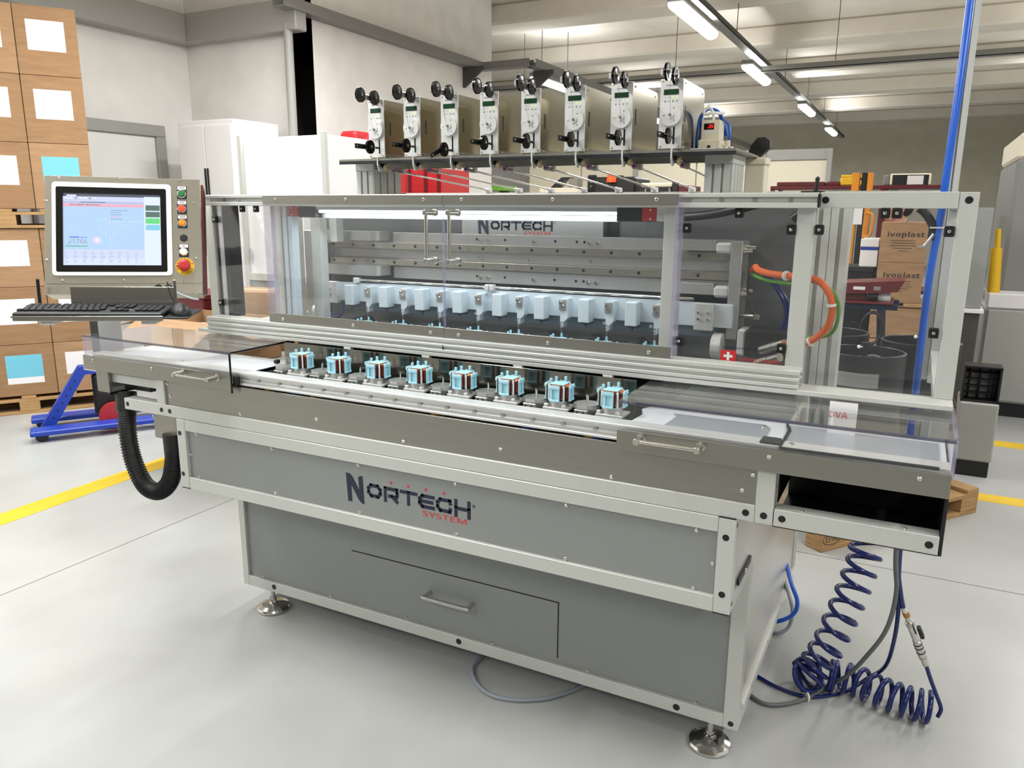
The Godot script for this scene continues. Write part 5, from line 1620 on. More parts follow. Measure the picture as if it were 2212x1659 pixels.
	mm.cyl(Vector3(-0.004, 0.033, -0.026), Vector3(0.004, 0.033, -0.026), 0.007, 0.007, 14)
	part(ms, "wheel", mm, M.black_soft)
	mm = MB.new()
	mm.tube(smooth([Vector3(0, 0.012, -0.054), Vector3(-0.012, 0.03, -0.075), Vector3(-0.025, 0.065, -0.085), Vector3(-0.03, 0.10, -0.09)], 6), 0.0018, 6)
	part(ms, "mouse_lead", mm, M.black)

func rounded(x0: float, x1: float, y0: float, y1: float, r: float, z0: float, z1: float) -> MB:
	var pts := []
	for c in [[x1 - r, y1 - r, 0], [x0 + r, y1 - r, 1], [x0 + r, y0 + r, 2], [x1 - r, y0 + r, 3]]:
		for k in 5:
			var a: float = (c[2] + k / 4.0) * PI / 2
			pts.append(Vector2(c[0] + cos(a) * r, c[1] + sin(a) * r))
	var m := MB.new()
	m.prism(pts, z0, z1)
	return m

# ---------------------------------------------------------------- hoses
func V(a: Array) -> Array:
	var out := []
	for p in a:
		out.append(Vector3(p[0], p[1], p[2]))
	return out

func helix(axis: Array, r: float, turns: float, tr: float) -> MB:
	var c := smooth(axis, 12)
	var n := int(turns * 22)
	var pts := []
	for i in n + 1:
		var f := float(i) / n * (c.size() - 1)
		var k := mini(int(f), c.size() - 2)
		var p: Vector3 = c[k].lerp(c[k + 1], f - k)
		var d: Vector3 = (c[mini(k + 3, c.size() - 1)] - c[maxi(k - 2, 0)]).normalized()
		var b := MB.frame(d)
		var a := TAU * turns * i / n
		pts.append(p + b.x * cos(a) * r + b.z * sin(a) * r)
	var m := MB.new()
	m.tube(pts, tr, 9)
	return m

func hoses() -> void:
	# corrugated black hose between the pedestal bracket and the machine
	var o := thing("corrugated_hose", "thick black corrugated hose looping below the operator panel", "hose", Vector3(-2.17, 0.55, 0.02))
	var line := smooth(V([[-2.352, 0.918, -0.06], [-2.337, 0.87, -0.05], [-2.311, 0.791, -0.02], [-2.27, 0.680, 0.0], [-2.204, 0.590, 0.01], [-2.135, 0.570, 0.005], [-2.085, 0.612, -0.01], [-2.064, 0.691, -0.02], [-2.066, 0.775, -0.03]]), 22)
	var m := MB.new()
	m.tube(line, 0.030, 16)
	part(o, "hose_core", m, M.black)
	m = MB.new()
	for i in range(1, line.size() - 1, 2):
		var d: Vector3 = (line[i + 1] - line[i - 1]).normalized()
		m.cyl(line[i] - d * 0.0014, line[i] + d * 0.0014, 0.0335, 0.0335, 16)
	var rg := part(o, "hose_rings", m, M.black)
	rg.set_meta("kind", "stuff")
	m = MB.new()
	m.cyl(Vector3(-2.066, 0.72, -0.03), Vector3(-2.068, 0.80, -0.03), 0.037, 0.037, 18)
	part(o, "hose_cuff", m, M.black)
	m = MB.new()
	m.cyl(Vector3(-2.338, 0.85, -0.045), Vector3(-2.352, 0.92, -0.06), 0.040, 0.038, 18)
	part(o, "hose_cuff", m, M.black)
	var bk := thing("junction_box", "small steel box where the black corrugated hose enters the machine", "box", Vector3(-2.09, 0.775, -0.05))
	part(bk, "box_body", bx(-2.155, -2.033, 0.775, 0.868, -0.10, -0.02, 0.002), M.steel)
	stud(bk, "screw", "screw", Vector3(-2.153, 0.857, -0.02))
	# spiral hose hanging under the right end of the table
	o = thing("spiral_hose", "glossy dark blue spiral air hose drooping to the floor at the right end", "hose", Vector3(0.2, 0.0, -0.72))
	var ax := V([[0.285, 0.86, -0.86], [0.281, 0.70, -0.84], [0.277, 0.583, -0.819], [0.279, 0.508, -0.801], [0.265, 0.429, -0.785], [0.246, 0.348, -0.767], [0.223, 0.262, -0.756], [0.197, 0.175, -0.744], [0.169, 0.112, -0.734], [0.150, 0.075, -0.715]])
	part(o, "hanging_spiral", helix(ax, 0.048, 13.5, 0.0082), M.blue_hose)
	part(o, "heaped_spiral", helix(V([[0.150, 0.075, -0.715], [0.138, 0.060, -0.735], [0.165, 0.062, -0.765], [0.218, 0.062, -0.778]]), 0.052, 3.5, 0.0082), M.blue_hose)
	part(o, "lying_spiral", helix(V([[0.218, 0.058, -0.778], [0.299, 0.058, -0.781], [0.379, 0.058, -0.75], [0.455, 0.058, -0.734], [0.52, 0.058, -0.736]]), 0.048, 8.6, 0.0082), M.blue_hose)
	m = MB.new()
	m.tube(smooth(V([[0.545, 0.035, -0.733], [0.55, 0.07, -0.728], [0.531, 0.12, -0.718], [0.508, 0.18, -0.70], [0.489, 0.236, -0.679]]), 6), 0.0065, 10)
	part(o, "riser", m, M.blue_hose)
	# coupling with the black tap
	o = thing("air_coupling", "chrome and brass air coupling with a black tap above the spiral hose", "coupling", Vector3(0.44, 0.23, -0.65))
	var a := Vector3(0.489, 0.236, -0.679)
	var b := Vector3(0.405, 0.440, -0.620)
	for q in [[0.0, 0.12, 0.010, "hose_nipple", M.chrome], [0.12, 0.16, 0.012, "knurled_ring", M.steel_light], [0.16, 0.42, 0.0125, "quick_coupler", M.chrome], [0.42, 0.68, 0.011, "valve_body", M.chrome], [0.68, 0.75, 0.013, "valve_nut", M.steel_light], [0.75, 0.84, 0.008, "chrome_nipple", M.chrome], [0.84, 0.92, 0.010, "brass_nut", M.brass], [0.92, 1.0, 0.0085, "hose_sleeve", M.alu_bright]]:
		m = MB.new()
		m.cyl(a.lerp(b, q[0]), a.lerp(b, q[1]), q[2], q[2], 6 if str(q[3]).ends_with("nut") else 14)
		part(o, q[3], m, q[4])
	for f in [0.22, 0.30, 0.36]:
		m = MB.new()
		m.cyl(a.lerp(b, f), a.lerp(b, f + 0.018), 0.0135, 0.0135, 16)
		part(o, "coupler_groove", m, M.groove)
	m = MB.new()
	m.boxt(Transform3D(MB.frame(b - a), a.lerp(b, 0.60) + Vector3(0.022, 0.006, 0.012)), Vector3(0.012, 0.042, 0.020), 0.004)
	part(o, "tap_lever", m, M.black)
	o = thing("supply_hose", "short blue air hose rising from the chrome coupling into the machine", "hose", Vector3(0.40, 0.44, -0.60))
	m = MB.new()
	m.tube(smooth(V([[0.404, 0.441, -0.62], [0.392, 0.494, -0.601], [0.374, 0.60, -0.57], [0.369, 0.72, -0.54], [0.369, 0.99, -0.50]]), 6), 0.0075, 10)
	part(o, "hose_line", m, M.blue_hose)
	o = thing("blue_air_line", "plain blue air hose sweeping from the machine end along the floor", "hose", Vector3(0.2, 0.0, -0.7))
	m = MB.new()
	m.tube(smooth(V([[0.377, 0.99, -0.50], [0.377, 0.643, -0.563], [0.393, 0.419, -0.63], [0.392, 0.28, -0.68], [0.378, 0.15, -0.76], [0.335, 0.05, -0.84], [0.262, 0.0085, -0.776], [0.163, 0.0085, -0.693], [0.073, 0.0085, -0.693], [-0.02, 0.0085, -0.734], [-0.10, 0.0085, -0.80]]), 8), 0.0066, 10)
	part(o, "hose_line", m, M.blue_hose)
	o = thing("grey_cable", "grey power cable running beside the plain blue air hose", "cable", Vector3(0.2, 0.0, -0.65))
	m = MB.new()
	m.tube(smooth(V([[0.360, 0.99, -0.50], [0.366, 0.652, -0.536], [0.381, 0.494, -0.596], [0.367, 0.353, -0.623], [0.318, 0.223, -0.657], [0.265, 0.10, -0.72], [0.215, 0.03, -0.76], [0.150, 0.009, -0.672], [0.086, 0.009, -0.604], [0.03, 0.009, -0.58], [-0.03, 0.009, -0.618], [-0.10, 0.009, -0.70]]), 8), 0.007, 10)
	part(o, "cable_line", m, M.grey_hose)
	m = MB.new()
	m.cyl(Vector3(0.150, 0.012, -0.682), Vector3(0.154, 0.012, -0.685), 0.020, 0.020, 14)
	part(o, "cable_tie", m, M.white)
	# loops at the side of the base, and the cable under the front
	o = thing("side_loop_hose", "bright blue hose loop at the base of the right side panel", "hose", Vector3(0.03, 0, -1.1))
	m = MB.new()
	m.tube(smooth(V([[-0.03, 0.235, -1.30], [0.028, 0.215, -1.10], [0.060, 0.165, -1.06], [0.053, 0.116, -1.05], [0.01, 0.075, -1.05], [-0.04, 0.05, -1.06]]), 8), 0.008, 10)
	part(o, "hose_line", m, M.blue_bright)
	o = thing("side_loop_cable", "light grey cable loop beside the bright blue hose loop", "cable", Vector3(0.03, 0, -1.15))
	m = MB.new()
	m.tube(smooth(V([[-0.03, 0.16, -1.30], [0.018, 0.15, -1.14], [0.042, 0.10, -1.10], [0.036, 0.04, -1.08], [0.0, 0.012, -1.06], [-0.05, 0.01, -1.08]]), 8), 0.007, 10)
	part(o, "cable_line", m, M.grey_light_hose)
	o = thing("floor_cable", "light grey cable bowing out on the floor under the machine front", "cable", Vector3(-0.75, 0, -0.3))
	m = MB.new()
	m.tube(smooth(V([[-0.90, 0.0075, -0.60], [-0.945, 0.0075, -0.45], [-0.946, 0.0075, -0.362], [-0.938, 0.0075, -0.299], [-0.884, 0.0075, -0.233], [-0.804, 0.0075, -0.194], [-0.721, 0.0075, -0.206], [-0.653, 0.0075, -0.245], [-0.611, 0.0075, -0.284], [-0.56, 0.0075, -0.36], [-0.5, 0.0075, -0.5]]), 8), 0.0072, 10)
	part(o, "cable_line", m, M.grey_light_hose)
	# pole at the right rear with the blue drop hose and blow gun
	o = thing("supply_pole", "pale aluminium pole rising to the ceiling at the right rear", "pole", Vector3(0.405, 1.05, -1.19))
	m = MB.new()
	m.box(0.384, 0.402, 1.05, 4.5, -1.21, -1.165, 0.001)
	m.box(0.408, 0.426, 1.05, 4.5, -1.21, -1.165, 0.001)
	m.box(0.386, 0.424, 1.05, 4.5, -1.208, -1.178, 0.001)
	part(o, "pole_profile", m, M.alu)
	o = thing("drop_hose", "blue hose hanging down along the pale aluminium pole", "hose", Vector3(0.37, 1.03, -1.0))
	m = MB.new()
	m.tube(smooth(V([[0.372, 1.03, -1.0], [0.371, 1.386, -1.0], [0.382, 1.621, -1.0], [0.384, 1.75, -1.0], [0.389, 2.02, -1.02], [0.392, 2.4, -1.10], [0.394, 3.0, -1.14], [0.394, 4.5, -1.145]]), 8), 0.0115, 12)
	part(o, "hose_line", m, M.blue_bright)
	part(o, "cable_tie", bx(0.355, 0.42, 1.572, 1.577, -0.992, -0.986, 0.001), M.white)
	o = thing("blow_gun", "dark air blow gun with a curved silver trigger hanging by the blue hose", "blow gun", Vector3(0.37, 1.53, -1.0))
	m = MB.new()
	m.tube(smooth(V([[0.318, 1.635, -1.0], [0.335, 1.622, -1.0], [0.352, 1.600, -1.0], [0.366, 1.575, -1.0]]), 5), 0.013, 12)
	m.box(0.352, 0.382, 1.535, 1.585, -1.01, -0.99, 0.006)
	part(o, "gun_body", m, M.black_soft)
	m = MB.new()
	m.tube(smooth(V([[0.368, 1.555, -0.99], [0.357, 1.535, -0.988], [0.345, 1.517, -0.988], [0.326, 1.511, -0.988]]), 6), 0.005, 8)
	part(o, "trigger", m, M.alu_mill)
	# black sensor standing on the upper beam
	o = thing("beam_sensor", "black stick sensor on a flat plate on top of the upper beam", "sensor", Vector3(0.06, 1.669, -0.33))
	part(o, "sensor_plate", bx(0.045, 0.10, 1.6696, 1.6735, -0.345, -0.31, 0.001), M.black)
	m = MB.new()
	m.cyl(Vector3(0.079, 1.6735, -0.33), Vector3(0.081, 1.702, -0.33), 0.006, 0.005, 12)
	m.ball(Vector3(0.081, 1.704, -0.33), Vector3(0.006, 0.006, 0.006), 12, 8)
	part(o, "sensor_stick", m, M.black)

# ---------------------------------------------------------------- hall: left
func pallet(nm: String, label: String, xf: Transform3D, w := 1.2, d := 0.8) -> Node3D:
	var o := local_thing(nm, label, "pallet", xf)
	for k in 5:
		var x := -w / 2 + (w - 0.1) * k / 4.0
		part(o, "top_board", bx(x, x + 0.10, 0.122, 0.144, -d / 2, d / 2, 0.002), M.wood)
	for z in [-d / 2, -0.05, d / 2 - 0.1]:
		part(o, "stringer", bx(-w / 2, w / 2, 0.1, 0.122, z, z + 0.1, 0.002), M.wood)
		part(o, "bottom_board", bx(-w / 2, w / 2, 0.0, 0.022, z, z + 0.1, 0.002), M.wood)
		for x in [-w / 2, -0.07, w / 2 - 0.14]:
			part(o, "block", bx(x, x + 0.14, 0.022, 0.1, z, z + 0.1, 0.002), M.wood)
	return o

func carton(label: String, xf: Transform3D, sz: Vector3, m: Material, group := "") -> Node3D:
	var o := local_thing("carton", label, "carton", xf, group)
	var b := MB.new()
	b.box(-sz.x / 2, sz.x / 2, 0, sz.y, -sz.z / 2, sz.z / 2, 0.004)
	part(o, "carton_body", b, m)
	part(o, "tape", bx(-sz.x / 2 - 0.0006, sz.x / 2 + 0.0006, sz.y - 0.03, sz.y + 0.0008, -0.025, 0.025, 0.0003), M.tan)
	var s := MB.new()
	s.box(-sz.x / 2 + 0.002, sz.x / 2 - 0.002, sz.y - 0.001, sz.y + 0.001, -0.002, 0.002, 0.0002)
	part(o, "lid_seam", s, M.print_brown)
	return o

func background_left() -> void:
	# the tall stack: right front edge at (-5.53, -2.25), faces turned to the machine
	var yaw := 0.985
	var R := Basis(Vector3.UP, yaw)
	var corner := Vector3(-5.532, 0, -2.246)
	pallet("pallet", "wooden pallet under the lower cartons of the tall left stack", Transform3D(R, corner + R * Vector3(-0.62, 0, -0.36)), 1.24, 0.72)
	pallet("pallet", "wooden pallet carried halfway up the tall left stack of cartons", Transform3D(R, corner + R * Vector3(-0.62, 1.462, -0.36)), 1.24, 0.72)
	var rows := [[0.146, 0.41, "bottom"], [0.558, 0.45, "second"], [1.010, 0.45, "third"], [1.608, 0.49, "fourth"], [2.100, 0.49, "fifth"], [2.592, 0.49, "top"]]
	for r in 6:
		for c in 3:
			var where: String = ["right edge", "middle", "far left"][c]
			var o := carton("brown carton in the %s layer of the tall left stack, %s column" % [rows[r][2], where], Transform3D(R, corner + R * Vector3(-0.205 - 0.412 * c, rows[r][0], -0.35)), Vector3(0.408, rows[r][1], 0.66), M.cardboard if (r + c) % 3 else M.cardboard_light, "cartons of the tall left stack")
			var cyan := (r == 3 and c == 0) or (r == 0 and c == 1)
			var h: float = rows[r][1]
			part(o, "label_sheet", bx(-0.13, 0.12, h * 0.36, h * 0.80, 0.3295, 0.3312, 0.0003), M.label_cyan if cyan else M.label_white)
			if cyan:
				part(o, "label_sheet", bx(-0.13, 0.12, h * 0.24, h * 0.36, 0.3295, 0.3312, 0.0003), M.label_white)
			if r == 2 and c == 0:
				words(o, "label_print", "144", 0.02, Transform3D(Basis.IDENTITY, Vector3(-0.09, h * 0.5, 0.3315)), M.black)
	# pallet truck
	var J := Transform3D(Basis(Vector3.UP, 1.0), Vector3(-5.05, 0, -1.70))
	var o := local_thing("pallet_truck", "blue hand pallet truck standing at the foot of the tall carton stack", "pallet truck", J)
	var m := MB.new()
	m.prism([Vector2(-0.36, 0.02), Vector2(-0.27, 0.02), Vector2(-0.02, 0.42), Vector2(0.16, 0.43), Vector2(0.16, 0.48), Vector2(-0.06, 0.48)], -0.05, 0.05)
	var fr := part(o, "lifting_frame", m, M.blue_steel)
	for k in 6:
		var f := k / 5.0
		stud(fr, "frame_hole", "hole", Vector3(lerpf(-0.25, -0.09, f), lerpf(0.12, 0.38, f), 0.05), Vector3(0, 0, 1), 0.8)
	for z in [-0.27, 0.13]:
		part(o, "fork", bx(-0.40, 0.8, 0.05, 0.085, z, z + 0.15, 0.006), M.blue_steel)
	part(o, "pump_body", bx(0.02, 0.24, 0.10, 0.42, -0.08, 0.045, 0.02), M.black)
	m = MB.new()
	m.cyl(Vector3(0.10, 0.42, 0), Vector3(0.10, 0.44, 0), 0.06, 0.06, 20)
	m.cyl(Vector3(0.10, 0.44, 0), Vector3(0.10, 0.50, 0), 0.02, 0.02, 14)
	part(o, "pump_piston", m, M.chrome)
	for z in [-0.11, 0.06]:
		m = MB.new()
		m.cyl(Vector3(0.14, 0.1, z), Vector3(0.14, 0.1, z + 0.05), 0.1, 0.1, 28)
		part(o, "wheel", m, M.rubber_red)
	for z in [-0.22, 0.18]:
		m = MB.new()
		m.cyl(Vector3(-0.33, 0.042, z), Vector3(-0.33, 0.042, z + 0.06), 0.042, 0.042, 20)
		part(o, "roller", m, M.black)
	# white guarded cabinet seen through the left bay
	o = thing("white_cabinet", "tall white and grey machine cabinet behind the left bay of the enclosure", "cabinet", Vector3(-4.25, 0, -3.3))
	part(o, "cabinet_body", bx(-4.72, -3.80, 0.02, 2.18, -3.65, -3.02, 0.004), M.label_white)
	part(o, "lower_panel", bx(-4.70, -3.82, 0.06, 1.03, -3.02, -3.008, 0.002), M.panel_grey)
	part(o, "cross_rail", bx(-4.72, -3.80, 1.03, 1.09, -3.02, -2.99, 0.002), M.alu)
	for x in [-4.72, -3.84]:
		part(o, "corner_rail", bx(x, x + 0.04, 0.02, 2.2, -3.02, -2.985, 0.002), M.alu)
	part(o, "door_pull", bx(-4.66, -4.64, 1.2, 1.3, -2.99, -2.97, 0.005), M.machine_grey)
	o = thing("side_cabinet", "plain white cabinet between the partition door and the machine cabinet", "cabinet", Vector3(-5.9, 0, -3.9))
	part(o, "cabinet_body", bx(-6.3, -5.55, 0.0, 2.45, -4.35, -3.75, 0.006), M.white)
	for x in [-6.28, -5.92]:
		part(o, "cabinet_door", bx(x, x + 0.35, 0.05, 2.4, -3.75, -3.735, 0.003), M.white)
		part(o, "door_pull", bx(-5.945 if x < -6 else -5.91, -5.93 if x < -6 else -5.895, 1.5, 2.0, -3.735, -3.72, 0.002), M.black)
	# bench with an opened carton behind the left cover
	o = thing("packing_bench", "grey steel bench behind the left end of the machine", "bench", Vector3(-3.5, 0, -1.5))
	part(o, "bench_top", bx(-4.0, -2.85, 0.72, 0.76, -2.0, -1.05, 0.004), M.machine_grey)
	for q in [[-3.96, -1.96], [-2.93, -1.96], [-3.60, -1.96], [-2.93, -1.40]]:
		part(o, "bench_leg", bx(q[0], q[0] + 0.04, 0, 0.72, q[1], q[1] + 0.04, 0.002), M.machine_grey)
	part(o, "lower_shelf", bx(-3.56, -2.9, 0.2, 0.22, -1.95, -1.4, 0.002), M.machine_grey)
	o = thing("open_carton", "open brown carton with spread flaps on the grey bench", "carton", Vector3(-3.3, 0.76, -1.3))
	for q in [[-3.62, -3.615, -1.55, -1.12], [-2.985, -2.98, -1.55, -1.12], [-3.62, -2.98, -1.555, -1.55], [-3.62, -2.98, -1.12, -1.115]]:
		part(o, "carton_wall", bx(q[0], q[1], 0.76, 1.0, q[2], q[3], 0.001), M.cardboard)
	part(o, "carton_floor", bx(-3.62, -2.98, 0.76, 0.765, -1.55, -1.12, 0.001), M.cardboard)
	for q in [[Vector3(-2.87, 0.97, -1.33), Vector3(0.24, 0.004, 0.42), -0.25], [Vector3(-3.73, 0.97, -1.33), Vector3(0.24, 0.004, 0.42), 0.25]]:
		m = MB.new()
		m.boxt(Transform3D(Basis(Vector3.BACK, q[2]), q[0]), q[1], 0.001)
		part(o, "flap", m, M.cardboard_light)
	m = MB.new()
	m.boxt(Transform3D(Basis(Vector3.RIGHT, 0.5), Vector3(-3.3, 0.955, -1.01)), Vector3(0.62, 0.004, 0.22), 0.001)
	part(o, "flap", m, M.cardboard_light)
	part(o, "paper_filling", bx(-3.60, -3.0, 0.77, 0.93, -1.53, -1.14, 0.03), M.label_white)
	carton("brown carton at the back of the grey bench", Transform3D(Basis(Vector3.UP, 0.25), Vector3(-3.35, 0.76, -1.78)), Vector3(0.5, 0.36, 0.3), M.cardboard)
	o = thing("red_crate", "dark red plastic crate at the left end of the grey bench", "crate", Vector3(-3.82, 0.76, -1.75))
	part(o, "crate_body", bx(-3.96, -3.68, 0.76, 1.08, -1.98, -1.62, 0.008), M.dark_red)
	part(o, "crate_rim", bx(-3.97, -3.67, 1.05, 1.085, -1.99, -1.61, 0.006), M.dark_red)
	o = thing("yellow_tool_case", "yellow tool case on the lower shelf of the grey bench", "case", Vector3(-3.2, 0.22, -1.65))
	part(o, "case_body", bx(-3.45, -3.0, 0.2205, 0.46, -1.85, -1.45, 0.015), M.yellow)
	part(o, "case_lid", bx(-3.455, -2.995, 0.40, 0.47, -1.855, -1.445, 0.012), M.stacker_yellow)

# ---------------------------------------------------------------- hall: middle
func background_middle() -> void:
	var o := thing("red_column", "red machine column with two projecting heads left of the wire tensioners", "column", Vector3(-4.4, 0, -4.3))
	part(o, "column_body", bx(-4.50, -4.12, 0.0, 2.2, -4.5, -4.22, 0.01), M.red)
	part(o, "column_head", bx(-4.66, -4.46, 2.12, 2.34, -4.5, -4.2, 0.03), M.red)
	part(o, "column_head", bx(-4.36, -4.08, 2.05, 2.28, -4.52, -4.16, 0.03), M.red)
	part(o, "head_underside", bx(-4.64, -4.48, 2.06, 2.12, -4.46, -4.22, 0.01), M.black)
	part(o, "column_base", bx(-4.75, -4.0, 0.0, 0.12, -4.7, -4.0, 0.01), M.black)
	o = thing("red_container", "bright red ribbed container below the first tensioners", "container", Vector3(-4.3, 0, -5.3))
	part(o, "container_body", bx(-4.60, -4.05, 0.06, 2.03, -5.6, -5.05, 0.01), M.red)
	for x in [-4.46, -4.26, -4.10]:
		part(o, "container_rib", bx(x, x + 0.03, 0.06, 2.03, -5.05, -5.03, 0.004), M.dark_red)
	for q in [[-4.58, -5.57], [-4.11, -5.57], [-4.58, -5.12], [-4.11, -5.12]]:
		part(o, "container_foot", bx(q[0], q[0] + 0.05, 0.0, 0.06, q[1], q[1] + 0.05, 0.004), M.black)
	# cream partition of the far hall with its dark rails
	o = thing("cream_partition", "cream panelled partition seen under the tensioner shelf", "partition", Vector3(-3, 0, -9.2))
	for k in 5:
		part(o, "partition_panel", bx(-5.1 + k * 0.86, -5.1 + k * 0.86 + 0.845, 0.0, 2.28, -9.3, -9.2, 0.006), M.cream)
	part(o, "partition_rail", bx(-5.1, -0.8, 2.28, 2.42, -9.32, -9.18, 0.01), M.machine_grey)
	for x in [-3.42, -1.66, -0.84]:
		part(o, "partition_post", bx(x, x + 0.06, 0.0, 2.42, -9.2, -9.15, 0.004), M.machine_grey)
	o = thing("dark_machine", "black machine hood with an orange beacon behind the guide tubes", "machine", Vector3(-2.55, 0, -6.2))
	part(o, "machine_hood", bx(-2.78, -2.32, 0.0, 1.965, -6.5, -6.0, 0.02), M.black)
	var m := MB.new()
	m.cyl(Vector3(-2.57, 1.965, -6.2), Vector3(-2.57, 1.985, -6.2), 0.05, 0.05, 16)
	part(o, "beacon_base", m, M.black)
	m = MB.new()
	m.cyl(Vector3(-2.575, 1.91, -5.985), Vector3(-2.575, 1.985, -5.985), 0.052, 0.045, 18)
	part(o, "beacon", m, M.beacon)
	o = thing("grey_printer", "pale grey printer shaped unit right of the black machine hood", "unit", Vector3(-2.08, 0, -6.2))
	part(o, "unit_body", bx(-2.22, -1.95, 0.0, 1.86, -6.4, -6.0, 0.01), M.machine_grey)
	part(o, "unit_lid", bx(-2.25, -1.93, 1.86, 1.90, -6.42, -5.97, 0.01), M.cream)
	part(o, "unit_screen", bx(-2.20, -1.97, 1.76, 1.85, -6.0, -5.99, 0.004), M.black)
	o = thing("dark_red_box", "dark red box with a black front left of the right slotted pillar", "box", Vector3(-1.85, 0, -6.2))
	part(o, "box_body", bx(-1.925, -1.745, 0.0, 1.872, -6.4, -6.0, 0.006), M.dark_red)
	part(o, "box_front", bx(-1.93, -1.87, 1.0, 1.91, -6.02, -5.98, 0.006), M.black)
	o = thing("tool_grinder", "white bench machine with a black arm behind the guide tubes", "machine", Vector3(-3.2, 0, -6.2))
	part(o, "bench_block", bx(-3.42, -2.95, 0.0, 1.86, -6.4, -6.02, 0.01), M.cream)
	m = MB.new()
	m.prism([Vector2(-3.30, 1.86), Vector2(-3.20, 1.86), Vector2(-3.13, 1.94), Vector2(-3.06, 1.94), Vector2(-3.06, 1.97), Vector2(-3.17, 1.97)], -6.15, -6.05)
	part(o, "black_arm", m, M.black)
	part(o, "motor_box", bx(-3.08, -2.98, 1.86, 1.96, -6.2, -6.04, 0.006), M.steel)
	o = thing("green_tray", "small green tray on a stand at the end of the white partition", "tray", Vector3(-3.9, 0, -6.1))
	part(o, "tray_body", bx(-4.0, -3.83, 1.83, 1.885, -6.3, -6.0, 0.008), M.green)
	part(o, "tray_stand", bx(-3.96, -3.87, 0.0, 1.83, -6.2, -6.1, 0.006), M.groove)
	o = thing("black_clamp", "black two-hole clamp bracket under the tensioner shelf", "clamp", Vector3(-0.985, 1.66, -1.44))
	part(o, "clamp_bar", bx(-1.005, -0.965, 1.70, 1.775, -1.46, -1.44, 0.008), M.black)
	for y in [1.725, 1.745]:
		stud(o, "bolt", "cap_bolt", Vector3(-0.985, y, -1.44), Vector3(0, 0, 1), 0.8)

# ---------------------------------------------------------------- hall: right
func drum(label: String, at: Vector3, r: float, h: float, full: bool) -> void:
	var o := local_thing("wire_drum", label, "drum", Transform3D(Basis.IDENTITY, at), "black wire drums on the pallet")
	var m := MB.new()
	m.lathe([[0.0, 0.0], [r * 0.97, 0.0], [r, 0.02], [r, h], [r * 0.955, h + 0.004], [r * 0.94, h], [r * 0.93, h - 0.10], [0.0, h - 0.10]], Transform3D.IDENTITY, 40)
	part(o, "drum_wall", m, M.black)
	m = MB.new()
	m.lathe([[r * 1.0, 0.02], [r * 1.06, 0.06], [r * 1.08, h * 0.35], [r * 1.05, h * 0.56], [r * 1.0, h * 0.62]], Transform3D.IDENTITY, 40)
	part(o, "film_wrap", m, M.black_gloss)
	m = MB.new()
	m.lathe([[r * 0.86, h - 0.10], [r * 0.42, h - 0.045], [0.0, h - 0.04]], Transform3D.IDENTITY, 32)
	part(o, "wire_bed", m, M.black_soft)
	m = MB.new()
	m.lathe([[r * 0.46, h - 0.047], [r * 0.46, h - 0.044], [0.0, h - 0.036]], Transform3D.IDENTITY, 28)
	part(o, "paper_disc", m, M.label_white)
	m = MB.new()
	m.lathe([[0.045, h - 0.038], [0.045, h - 0.032], [0.013, h - 0.028], [0.012, h + 0.03], [0.018, h + 0.034], [0.018, h + 0.046], [0.0, h + 0.05]], Transform3D.IDENTITY, 20)
	var sp := part(o, "payoff_post", m, M.black)
	m = MB.new()
	m.ball(Vector3(-0.028, h + 0.022, 0.01), Vector3(0.010, 0.010, 0.010), 12, 8)
	m.cyl(Vector3(-0.028, h + 0.022, 0.01), Vector3(0, h + 0.022, 0), 0.004, 0.004, 8)
	part(sp, "eyelet_knob", m, M.white)
	if full:
		m = MB.new()
		m.tube(smooth([Vector3(0.02, h - 0.02, 0.02), Vector3(0.06, h - 0.012, 0.05), Vector3(0.12, h - 0.03, 0.09), Vector3(0.14, h - 0.05, 0.1)], 6), 0.004, 8)
		part(o, "wire_end", m, M.grey_hose)
		m = MB.new()
		var st := []
		for k in 9:
			var a := PI * 0.36 + PI * 0.34 * k / 8.0
			st.append(Vector2(cos(a), sin(a)) * (r + 0.002))
		for k in 8:
			var p: Vector2 = st[k]
			var q: Vector2 = st[k + 1]
			var nn := Vector3((p + q).x, 0, (p + q).y).normalized()
			m.quad(Vector3(p.x, h - 0.16, p.y), Vector3(q.x, h - 0.16, q.y), Vector3(q.x, h - 0.085, q.y), Vector3(p.x, h - 0.085, p.y), nn)
		part(o, "drum_label", m, M.plastic_grey)
		part(o, "blue_note", bx(0.05, 0.13, h - 0.062, h - 0.059, 0.08, 0.13, 0.0005), M.label_cyan)

